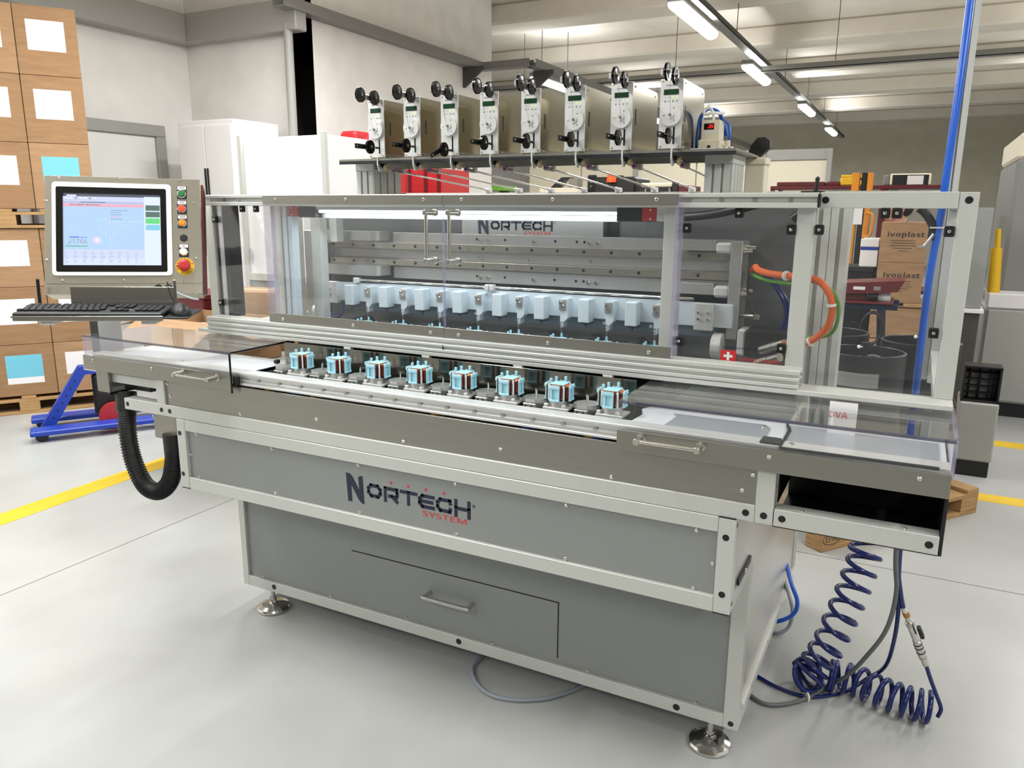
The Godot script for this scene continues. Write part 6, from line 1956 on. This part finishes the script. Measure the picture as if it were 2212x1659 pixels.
func background_right() -> void:
	var pa := pallet("pallet", "stamped wooden pallet under the black wire drums", Transform3D(Basis(Vector3.UP, 0.944), Vector3(0.05, 0, -2.70)), 1.2, 0.9)
	# oval stamp on the corner block facing the camera
	var st := MB.new()
	var ring := []
	for k in 28:
		ring.append(Vector3(-0.53 + cos(TAU * k / 28) * 0.062, 0.062 + sin(TAU * k / 28) * 0.031, 0.4505))
	st.tube(ring, 0.0014, 5, true)
	part(pa, "stamp_ring", st, M.print_brown)
	words(pa, "stamp_letters", "EPAL", 0.03, Transform3D(Basis.IDENTITY, Vector3(-0.53, 0.062, 0.4504)), M.print_brown)
	drum("nearest black wire drum with a grey label on its wall", Vector3(0.13, 0.144, -2.63), 0.205, 0.755, true)
	drum("black wire drum at the right corner of the pallet", Vector3(0.395, 0.144, -3.02), 0.205, 0.775, false)
	drum("black wire drum half hidden by the slotted column", Vector3(-0.07, 0.144, -3.05), 0.20, 0.79, false)
	# cut-off saw on its blue stand with a coiled black cable
	var o := thing("saw_stand", "dark blue folding stand under the red saw", "stand", Vector3(0.07, 0, -3.75))
	for q in [[-0.20, 0.06], [0.13, 0.22]]:
		for z in [-3.95, -3.62]:
			var m := MB.new()
			m.cyl(Vector3(q[0] + 0.05 if q[0] < 0 else q[0] + 0.02, 1.03, z), Vector3(q[0] - 0.02 if q[0] < 0 else q[0] + 0.10, 0.0, z), 0.02, 0.02, 10)
			part(o, "stand_leg", m, M.blue_dark)
	part(o, "stand_rail", bx(-0.19, 0.25, 1.015, 1.05, -3.64, -3.60, 0.004), M.blue_dark)
	part(o, "stand_rail", bx(-0.19, 0.25, 1.015, 1.05, -3.97, -3.93, 0.004), M.blue_dark)
	part(o, "stand_knob", bx(0.25, 0.28, 1.045, 1.065, -3.63, -3.61, 0.005), M.black)
	o = thing("red_saw", "dark red sheet metal cut-off saw on the blue stand", "saw", Vector3(0.07, 1.05, -3.75))
	var m2 := MB.new()
	m2.prism([Vector2(-0.20, 1.17), Vector2(-0.07, 1.175), Vector2(0.275, 1.203), Vector2(0.24, 1.13), Vector2(0.10, 1.115), Vector2(-0.2, 1.10)], -3.95, -3.62)
	var gd := part(o, "saw_guard", m2, M.dark_red)
	part(gd, "rating_label", bx(-0.02, 0.05, 1.135, 1.155, -3.62, -3.618, 0.0004), M.label_white)
	part(gd, "rating_label", bx(0.10, 0.14, 1.135, 1.16, -3.62, -3.618, 0.0004), M.plastic_grey)
	part(o, "saw_tray", bx(-0.22, 0.22, 1.05, 1.062, -3.97, -3.58, 0.004), M.dark_red)
	part(o, "saw_body", bx(-0.18, 0.06, 1.06, 1.11, -3.9, -3.66, 0.006), M.dark_red)
	m2 = MB.new()
	m2.cyl(Vector3(0.08, 1.09, -3.70), Vector3(0.20, 1.09, -3.70), 0.035, 0.035, 20)
	part(o, "white_motor", m2, M.white)
	m2 = MB.new()
	m2.cyl(Vector3(0.07, 1.09, -3.66), Vector3(0.13, 1.09, -3.66), 0.03, 0.03, 18)
	part(o, "black_motor_cap", m2, M.black)
	o = thing("coiled_cable", "black cable coiled up and hung from the blue stand", "cable", Vector3(0.10, 0.9, -3.56))
	for k in 5:
		m2 = MB.new()
		var c := []
		for i in 26:
			var a := TAU * i / 26
			c.append(Vector3(0.115 + cos(a) * (0.055 + 0.006 * (k % 3)), 0.90 + sin(a) * (0.10 + 0.006 * (k % 2)), -3.575 + k * 0.009 + 0.004 * sin(a * 2 + k)))
		m2.tube(c, 0.006, 6, true)
		part(o, "cable_turn", m2, M.black)
	m2 = MB.new()
	m2.tube(smooth([Vector3(0.06, 0.90, -3.57), Vector3(0.0, 0.93, -3.56), Vector3(-0.03, 0.85, -3.56), Vector3(-0.05, 0.80, -3.56)], 5), 0.005, 6)
	part(o, "cable_tail", m2, M.black)
	# printed cartons, two on a wooden crate
	o = thing("wooden_crate", "light wooden crate under the two printed cartons", "crate", Vector3(0.25, 0, -4.65))
	for k in 4:
		part(o, "crate_board", bx(0.06, 0.41, 0.005 + k * 0.237, 0.235 + k * 0.237, -4.44, -4.42, 0.003), M.cardboard_light)
	part(o, "crate_core", bx(0.07, 0.40, 0.0, 0.955, -4.9, -4.44, 0.003), M.wood)
	part(o, "crate_lid", bx(0.06, 0.41, 0.955, 0.980, -4.91, -4.41, 0.003), M.wood)
	for q in [[0.981, 0.288, "lower"], [1.2695, 0.286, "upper"]]:
		var ct := carton("%s brown carton printed with dark lettering, behind the right pane" % q[2], Transform3D(Basis.IDENTITY, Vector3(0.225, q[0], -4.62)), Vector3(0.30, q[1], 0.40), M.cardboard, "printed cartons")
		words(ct, "carton_print", "ivoplast", 0.034, Transform3D(Basis.IDENTITY, Vector3(0.01, 0.20, 0.2006)), M.print_brown, false, 1.35, true)
		for k in 5:
			var wd: float = [0.16, 0.15, 0.17, 0.12, 0.06][k]
			part(ct, "print_line", bx(0.0 - wd * 0.5, wd * 0.5, 0.155 - k * 0.018, 0.159 - k * 0.018, 0.2, 0.2007, 0.0002), M.print_brown)
	# white boxes with a blue stripe on a black crate
	o = thing("black_crate", "black plastic crate left of the printed cartons", "crate", Vector3(-0.1, 0, -4.8))
	part(o, "crate_body", bx(-0.32, 0.045, 0.0, 1.215, -5.0, -4.62, 0.008), M.black)
	part(o, "crate_rim", bx(-0.33, 0.05, 1.18, 1.2195, -5.01, -4.61, 0.006), M.black_soft)
	o = thing("white_box", "white box with a blue stripe round its lid", "box", Vector3(-0.02, 1.22, -4.8))
	part(o, "box_body", bx(-0.062, 0.06, 1.22, 1.345, -4.98, -4.63, 0.004), M.white)
	part(o, "blue_stripe", bx(-0.063, 0.061, 1.345, 1.368, -4.981, -4.629, 0.002), M.blue_steel)
	part(o, "box_lid", bx(-0.065, 0.063, 1.368, 1.428, -4.985, -4.625, 0.005), M.white)
	# stacker
	o = thing("stacker", "yellow lift stacker with a dark mast behind the white box", "stacker", Vector3(-0.16, 0, -5.6))
	part(o, "mast", bx(-0.24, -0.18, 0.05, 1.95, -5.62, -5.54, 0.005), M.stacker_yellow)
	part(o, "mast", bx(-0.165, -0.125, 0.05, 1.95, -5.62, -5.54, 0.005), M.black)
	part(o, "mast", bx(-0.12, -0.075, 0.05, 1.95, -5.62, -5.54, 0.005), M.stacker_yellow)
	part(o, "stacker_base", bx(-0.45, 0.0, 0.05, 0.5, -6.1, -5.62, 0.02), M.stacker_yellow)
	part(o, "notice_sheet", bx(-0.20, -0.13, 1.52, 1.66, -5.54, -5.537, 0.0005), M.label_white)
	m2 = MB.new()
	m2.tube(smooth([Vector3(-0.10, 1.62, -5.52), Vector3(-0.05, 1.60, -5.50), Vector3(-0.045, 1.50, -5.50), Vector3(-0.06, 1.43, -5.50), Vector3(-0.11, 1.42, -5.52)], 6), 0.012, 8)
	part(o, "tiller_loop", m2, M.stacker_yellow)
	for q in [-0.42, -0.08]:
		m2 = MB.new()
		m2.cyl(Vector3(q, 0.06, -5.7), Vector3(q + 0.05, 0.06, -5.7), 0.06, 0.06, 18)
		part(o, "wheel", m2, M.black)
	# rack with things on its top board
	o = thing("storage_rack", "storage rack with dark red and green posts behind the cartons", "rack", Vector3(-0.2, 0, -6.3))
	part(o, "rack_shelf", bx(-1.0, 0.55, 1.83, 1.862, -6.6, -6.1, 0.004), M.dark_red)
	part(o, "rack_shelf", bx(-1.0, 0.55, 0.9, 0.93, -6.6, -6.1, 0.004), M.dark_red)
	part(o, "rack_post", bx(-0.035, 0.03, 0.0, 1.83, -6.14, -6.1, 0.004), M.dark_red)
	m2 = MB.new()
	m2.box(0.04, 0.10, 0.0, 1.83, -6.14, -6.1, 0.004)
	var mg := mat("rack_green", Color(0.20, 0.32, 0.27), 0.5)
	part(o, "rack_post", m2, mg)
	for x in [-1.0, 0.51]:
		part(o, "rack_post", bx(x, x + 0.04, 0.0, 1.83, -6.14, -6.1, 0.004), M.dark_red)
		part(o, "rack_post", bx(x, x + 0.04, 0.0, 1.83, -6.6, -6.56, 0.004), M.dark_red)
	o = thing("yellow_case", "yellow orange tool case on top of the storage rack", "case", Vector3(-0.22, 1.862, -6.3))
	part(o, "case_body", bx(-0.39, -0.12, 1.862, 1.935, -6.4, -6.15, 0.012), M.yellow)
	part(o, "case_lid", bx(-0.385, -0.19, 1.935, 1.96, -6.38, -6.16, 0.01), M.yellow)
	part(o, "case_latch", bx(-0.23, -0.205, 1.91, 1.93, -6.15, -6.145, 0.003), M.black)
	o = thing("grey_monitor", "old grey monitor with a dark screen on top of the storage rack", "monitor", Vector3(0.2, 1.862, -6.3))
	part(o, "monitor_case", bx(0.03, 0.36, 1.862, 1.965, -6.5, -6.15, 0.01), M.cream)
	part(o, "monitor_back", bx(-0.03, 0.03, 1.862, 1.955, -6.5, -6.2, 0.01), M.plastic_grey)
	part(o, "monitor_glass", bx(0.05, 0.34, 1.862, 1.953, -6.15, -6.145, 0.003), M.black)
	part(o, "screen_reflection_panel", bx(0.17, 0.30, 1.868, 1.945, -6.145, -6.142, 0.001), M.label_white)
	o = thing("dark_red_case", "dark red case at the left end of the rack top", "case", Vector3(-0.7, 1.862, -6.3))
	part(o, "case_body", bx(-0.95, -0.52, 1.862, 1.90, -6.4, -6.14, 0.006), M.dark_red)
	part(o, "case_body", bx(-0.50, -0.39, 1.862, 1.90, -6.4, -6.14, 0.006), M.dark_red)
	# grey cabinet right of the cartons
	o = thing("grey_cabinet", "plain grey cabinet right of the printed cartons", "cabinet", Vector3(0.62, 0, -5.0))
	part(o, "cabinet_body", bx(0.53, 0.78, 0.93, 1.66, -5.4, -4.8, 0.005), M.panel_grey)
	part(o, "cabinet_shelf", bx(0.52, 0.80, 0.90, 0.93, -5.42, -4.76, 0.004), M.label_white)
	part(o, "cabinet_body", bx(0.53, 0.78, 0.0, 0.90, -5.4, -4.8, 0.005), M.groove)
	# machining centre at the right edge
	o = thing("grey_machine", "grey machining centre at the right edge with dark windows", "machine", Vector3(1.7, 0, -6.1))
	part(o, "machine_base", bx(0.86, 3.0, 0.12, 0.88, -7.2, -5.4, 0.02), M.machine_grey)
	part(o, "machine_plinth", bx(0.90, 2.96, 0.0, 0.12, -7.1, -5.45, 0.005), M.black)
	part(o, "machine_cabin", bx(0.95, 3.0, 0.88, 2.05, -7.2, -5.7, 0.03), M.plastic_grey)
	part(o, "machine_top", bx(0.95, 3.0, 2.05, 2.25, -7.2, -5.75, 0.02), M.cream)
	part(o, "machine_window", bx(1.15, 1.7, 1.1, 1.8, -5.7, -5.68, 0.01), M.black)
	part(o, "machine_ledge", bx(0.86, 3.0, 0.88, 1.0, -5.7, -5.4, 0.01), M.label_white)
	o = thing("yellow_tube", "yellow tube with a bright end standing on the ledge of the grey machine", "tube", Vector3(0.9, 1.0, -5.5))
	m2 = MB.new()
	m2.cyl(Vector3(0.90, 1.0, -5.5), Vector3(0.88, 1.35, -5.5), 0.045, 0.04, 18)
	part(o, "tube_body", m2, M.yellow)
	m2 = MB.new()
	m2.cyl(Vector3(0.885, 1.35, -5.5), Vector3(0.875, 1.5, -5.5), 0.022, 0.02, 14)
	part(o, "tube_neck", m2, M.yellow)
	# black slotted crate standing on a block at the end of the pallet
	o = thing("crate_block", "low grey block with a black foot under the standing slotted crate", "block", Vector3(0.76, 0, -3.7))
	part(o, "block_body", bx(0.66, 0.87, 0.10, 0.475, -3.95, -3.6, 0.01), M.machine_grey)
	part(o, "block_foot", bx(0.67, 0.86, 0.0, 0.10, -3.94, -3.61, 0.005), M.black)
	o = thing("slotted_crate", "black slotted plastic crate standing on edge right of the enclosure", "crate", Vector3(0.76, 0.475, -3.7))
	part(o, "crate_back", bx(0.67, 0.855, 0.478, 0.69, -3.76, -3.74, 0.003), M.plastic_grey)
	for q in [[0.66, 0.865, 0.475, 0.487], [0.66, 0.865, 0.69, 0.702], [0.66, 0.672, 0.475, 0.70], [0.853, 0.865, 0.475, 0.70]]:
		part(o, "crate_rim", bx(q[0], q[1], q[2], q[3], -3.76, -3.62, 0.002), M.black)
	for k in 4:
		part(o, "crate_rib", bx(0.67, 0.855, 0.52 + k * 0.042, 0.526 + k * 0.042, -3.74, -3.70, 0.001), M.black_soft)
	for x in [0.70, 0.755, 0.81, 0.832]:
		part(o, "crate_rib", bx(x, x + 0.006, 0.48, 0.695, -3.74, -3.70, 0.001), M.black_soft)
	person()

# ---------------------------------------------------------------- the person behind the cartons
func person() -> void:
	var at := Vector3(0.19, 0, -5.75)
	var o := local_thing("person", "person in a dark collar looking down behind the printed cartons", "person", Transform3D(Basis(Vector3.UP, -1.25), at))
	# bones: [a, ra, b, rb]; the figure faces +z before it is turned
	var body := [
		[Vector3(0, 0.95, 0), 0.15, Vector3(0, 1.25, 0), 0.155], [Vector3(-0.15, 1.42, 0), 0.065, Vector3(0.15, 1.42, 0), 0.065], [Vector3(0, 1.25, 0), 0.15, Vector3(0, 1.42, 0.0), 0.09],
		[Vector3(0, 1.44, 0), 0.062, Vector3(0, 1.58, 0.045), 0.055],
		[Vector3(-0.19, 1.41, 0), 0.052, Vector3(-0.25, 1.12, 0.02), 0.043], [Vector3(-0.25, 1.12, 0.02), 0.042, Vector3(-0.20, 1.0, 0.24), 0.03],
		[Vector3(0.19, 1.41, 0), 0.052, Vector3(0.25, 1.12, 0.02), 0.043], [Vector3(0.25, 1.12, 0.02), 0.042, Vector3(0.20, 1.0, 0.24), 0.03],
		[Vector3(-0.09, 0.95, 0), 0.095, Vector3(-0.10, 0.50, 0.01), 0.062], [Vector3(-0.10, 0.50, 0.01), 0.06, Vector3(-0.10, 0.09, -0.02), 0.042], [Vector3(-0.10, 0.05, -0.03), 0.045, Vector3(-0.10, 0.04, 0.14), 0.036],
		[Vector3(0.09, 0.95, 0), 0.095, Vector3(0.10, 0.50, 0.01), 0.062], [Vector3(0.10, 0.50, 0.01), 0.06, Vector3(0.10, 0.09, -0.02), 0.042], [Vector3(0.10, 0.05, -0.03), 0.045, Vector3(0.10, 0.04, 0.14), 0.036],
	]
	for sx in [-1.0, 1.0]:
		for k in 4:
			var root := Vector3(sx * (0.185 + 0.016 * k), 1.0, 0.30)
			body.append([root, 0.0095, root + Vector3(0, -0.022, 0.035 + 0.006 * (k % 3)), 0.0085])
			body.append([root + Vector3(0, -0.022, 0.035 + 0.006 * (k % 3)), 0.0085, root + Vector3(0, -0.055, 0.042), 0.0075])
		body.append([Vector3(sx * 0.205, 1.0, 0.24), 0.026, Vector3(sx * 0.21, 1.0, 0.30), 0.030])
		body.append([Vector3(sx * 0.185, 1.0, 0.26), 0.011, Vector3(sx * 0.16, 0.985, 0.31), 0.009])
	var head := [
		[Vector3(0, 1.665, 0.055), 0.082, Vector3(0, 1.655, 0.085), 0.080], [Vector3(0, 1.60, 0.095), 0.058, Vector3(0, 1.575, 0.118), 0.038],
		[Vector3(0, 1.63, 0.150), 0.014, Vector3(0, 1.603, 0.172), 0.014], [Vector3(-0.016, 1.578, 0.142), 0.010, Vector3(0.016, 1.578, 0.142), 0.010], [Vector3(-0.014, 1.566, 0.139), 0.009, Vector3(0.014, 1.566, 0.139), 0.009],
		[Vector3(-0.080, 1.635, 0.055), 0.016, Vector3(-0.084, 1.605, 0.060), 0.010], [Vector3(0.080, 1.635, 0.055), 0.016, Vector3(0.084, 1.605, 0.060), 0.010],
		[Vector3(-0.045, 1.655, 0.135), 0.018, Vector3(0.045, 1.655, 0.135), 0.018], [Vector3(0, 1.60, 0.06), 0.056, Vector3(0, 1.50, 0.02), 0.056],
	]
	var m := MB.new()
	nets(m, body, 0.016, 0.02)
	nets(m, head, 0.005, 0.014)
	part(o, "body", m, M.skin)
	var cl := MB.new()
	var jacket := []
	for k in [0, 1, 2, 4, 5, 6, 7]:
		var b: Array = body[k]
		jacket.append([b[0], b[1] + 0.013, b[2], b[3] + 0.013])
	jacket.append([Vector3(0, 1.44, 0), 0.075, Vector3(0, 1.505, 0.02), 0.068])
	nets(cl, jacket, 0.016, 0.025)
	part(o, "jacket", cl, M.cloth_dark)
	cl = MB.new()
	var tr := []
	for k in [8, 9, 11, 12]:
		var b: Array = body[k]
		tr.append([b[0], b[1] + 0.012, b[2], b[3] + 0.014])
	nets(cl, tr, 0.018, 0.02)
	part(o, "trousers", cl, M.cloth_dark)
	cl = MB.new()
	nets(cl, [[Vector3(0, 1.70, 0.04), 0.078, Vector3(0, 1.66, 0.015), 0.078], [Vector3(0, 1.725, 0.075), 0.062, Vector3(0, 1.70, 0.05), 0.07]], 0.008, 0.02)
	part(o, "hair", cl, M.hair)

# one closed surface round tapered capsules that melt together (surface nets)
func nets(m: MB, bones: Array, cell: float, k: float) -> void:
	var vals := {}
	for b in bones:
		var ra: float = b[1]
		var rb: float = b[3]
		var A: Vector3 = b[0]
		var Bv: Vector3 = b[2]
		var rm := maxf(ra, rb) + cell * 2.5 + k * 0.5
		var lo := (A.min(Bv) - Vector3(rm, rm, rm)) / cell
		var hi := (A.max(Bv) + Vector3(rm, rm, rm)) / cell
		var ab := Bv - A
		var l2 := maxf(ab.length_squared(), 1e-8)
		for x in range(floori(lo.x), ceili(hi.x) + 1):
			for y in range(floori(lo.y), ceili(hi.y) + 1):
				for z in range(floori(lo.z), ceili(hi.z) + 1):
					var p := Vector3(x, y, z) * cell
					var t := clampf((p - A).dot(ab) / l2, 0, 1)
					var d := (p - A - ab * t).length() - lerpf(ra, rb, t)
					if d > cell * 2.2 + k * 0.5:
						continue
					var key := Vector3i(x, y, z)
					if vals.has(key):
						var e: float = vals[key]
						var h := maxf(k - absf(d - e), 0.0) / k
						vals[key] = minf(d, e) - h * h * k * 0.25
					else:
						vals[key] = d
	var ids := {}
	var pts := []
	var nrm := []
	var big := cell * 3
	var offs := [Vector3i(0, 0, 0), Vector3i(1, 0, 0), Vector3i(0, 1, 0), Vector3i(1, 1, 0), Vector3i(0, 0, 1), Vector3i(1, 0, 1), Vector3i(0, 1, 1), Vector3i(1, 1, 1)]
	var edges := [[0, 1], [2, 3], [4, 5], [6, 7], [0, 2], [1, 3], [4, 6], [5, 7], [0, 4], [1, 5], [2, 6], [3, 7]]
	for key in vals:
		var v := []
		var neg := 0
		for o in offs:
			var f: float = vals.get(key + o, big)
			v.append(f)
			if f < 0:
				neg += 1
		if neg == 0 or neg == 8:
			continue
		var s := Vector3.ZERO
		var c := 0
		for e in edges:
			var a: float = v[e[0]]
			var b: float = v[e[1]]
			if (a < 0) != (b < 0):
				s += Vector3(offs[e[0]]).lerp(Vector3(offs[e[1]]), a / (a - b))
				c += 1
		ids[key] = pts.size()
		pts.append((Vector3(key) + s / c) * cell)
		nrm.append(Vector3(v[1] + v[3] + v[5] + v[7] - v[0] - v[2] - v[4] - v[6], v[2] + v[3] + v[6] + v[7] - v[0] - v[1] - v[4] - v[5], v[4] + v[5] + v[6] + v[7] - v[0] - v[1] - v[2] - v[3]).normalized())
	for key in ids:
		for ax in 3:
			var e := Vector3i.ZERO
			e[ax] = 1
			var a: float = vals.get(key, big)
			var b: float = vals.get(key + e, big)
			if (a < 0) == (b < 0):
				continue
			var u := Vector3i.ZERO
			u[(ax + 1) % 3] = 1
			var w := Vector3i.ZERO
			w[(ax + 2) % 3] = 1
			var q := [key, key - u, key - u - w, key - w]
			if q.all(func(t): return ids.has(t)):
				var i0: int = ids[q[0]]
				var i1: int = ids[q[1]]
				var i2: int = ids[q[2]]
				var i3: int = ids[q[3]]
				m.quads(pts[i0], pts[i1], pts[i2], pts[i3], nrm[i0], nrm[i1], nrm[i2], nrm[i3])
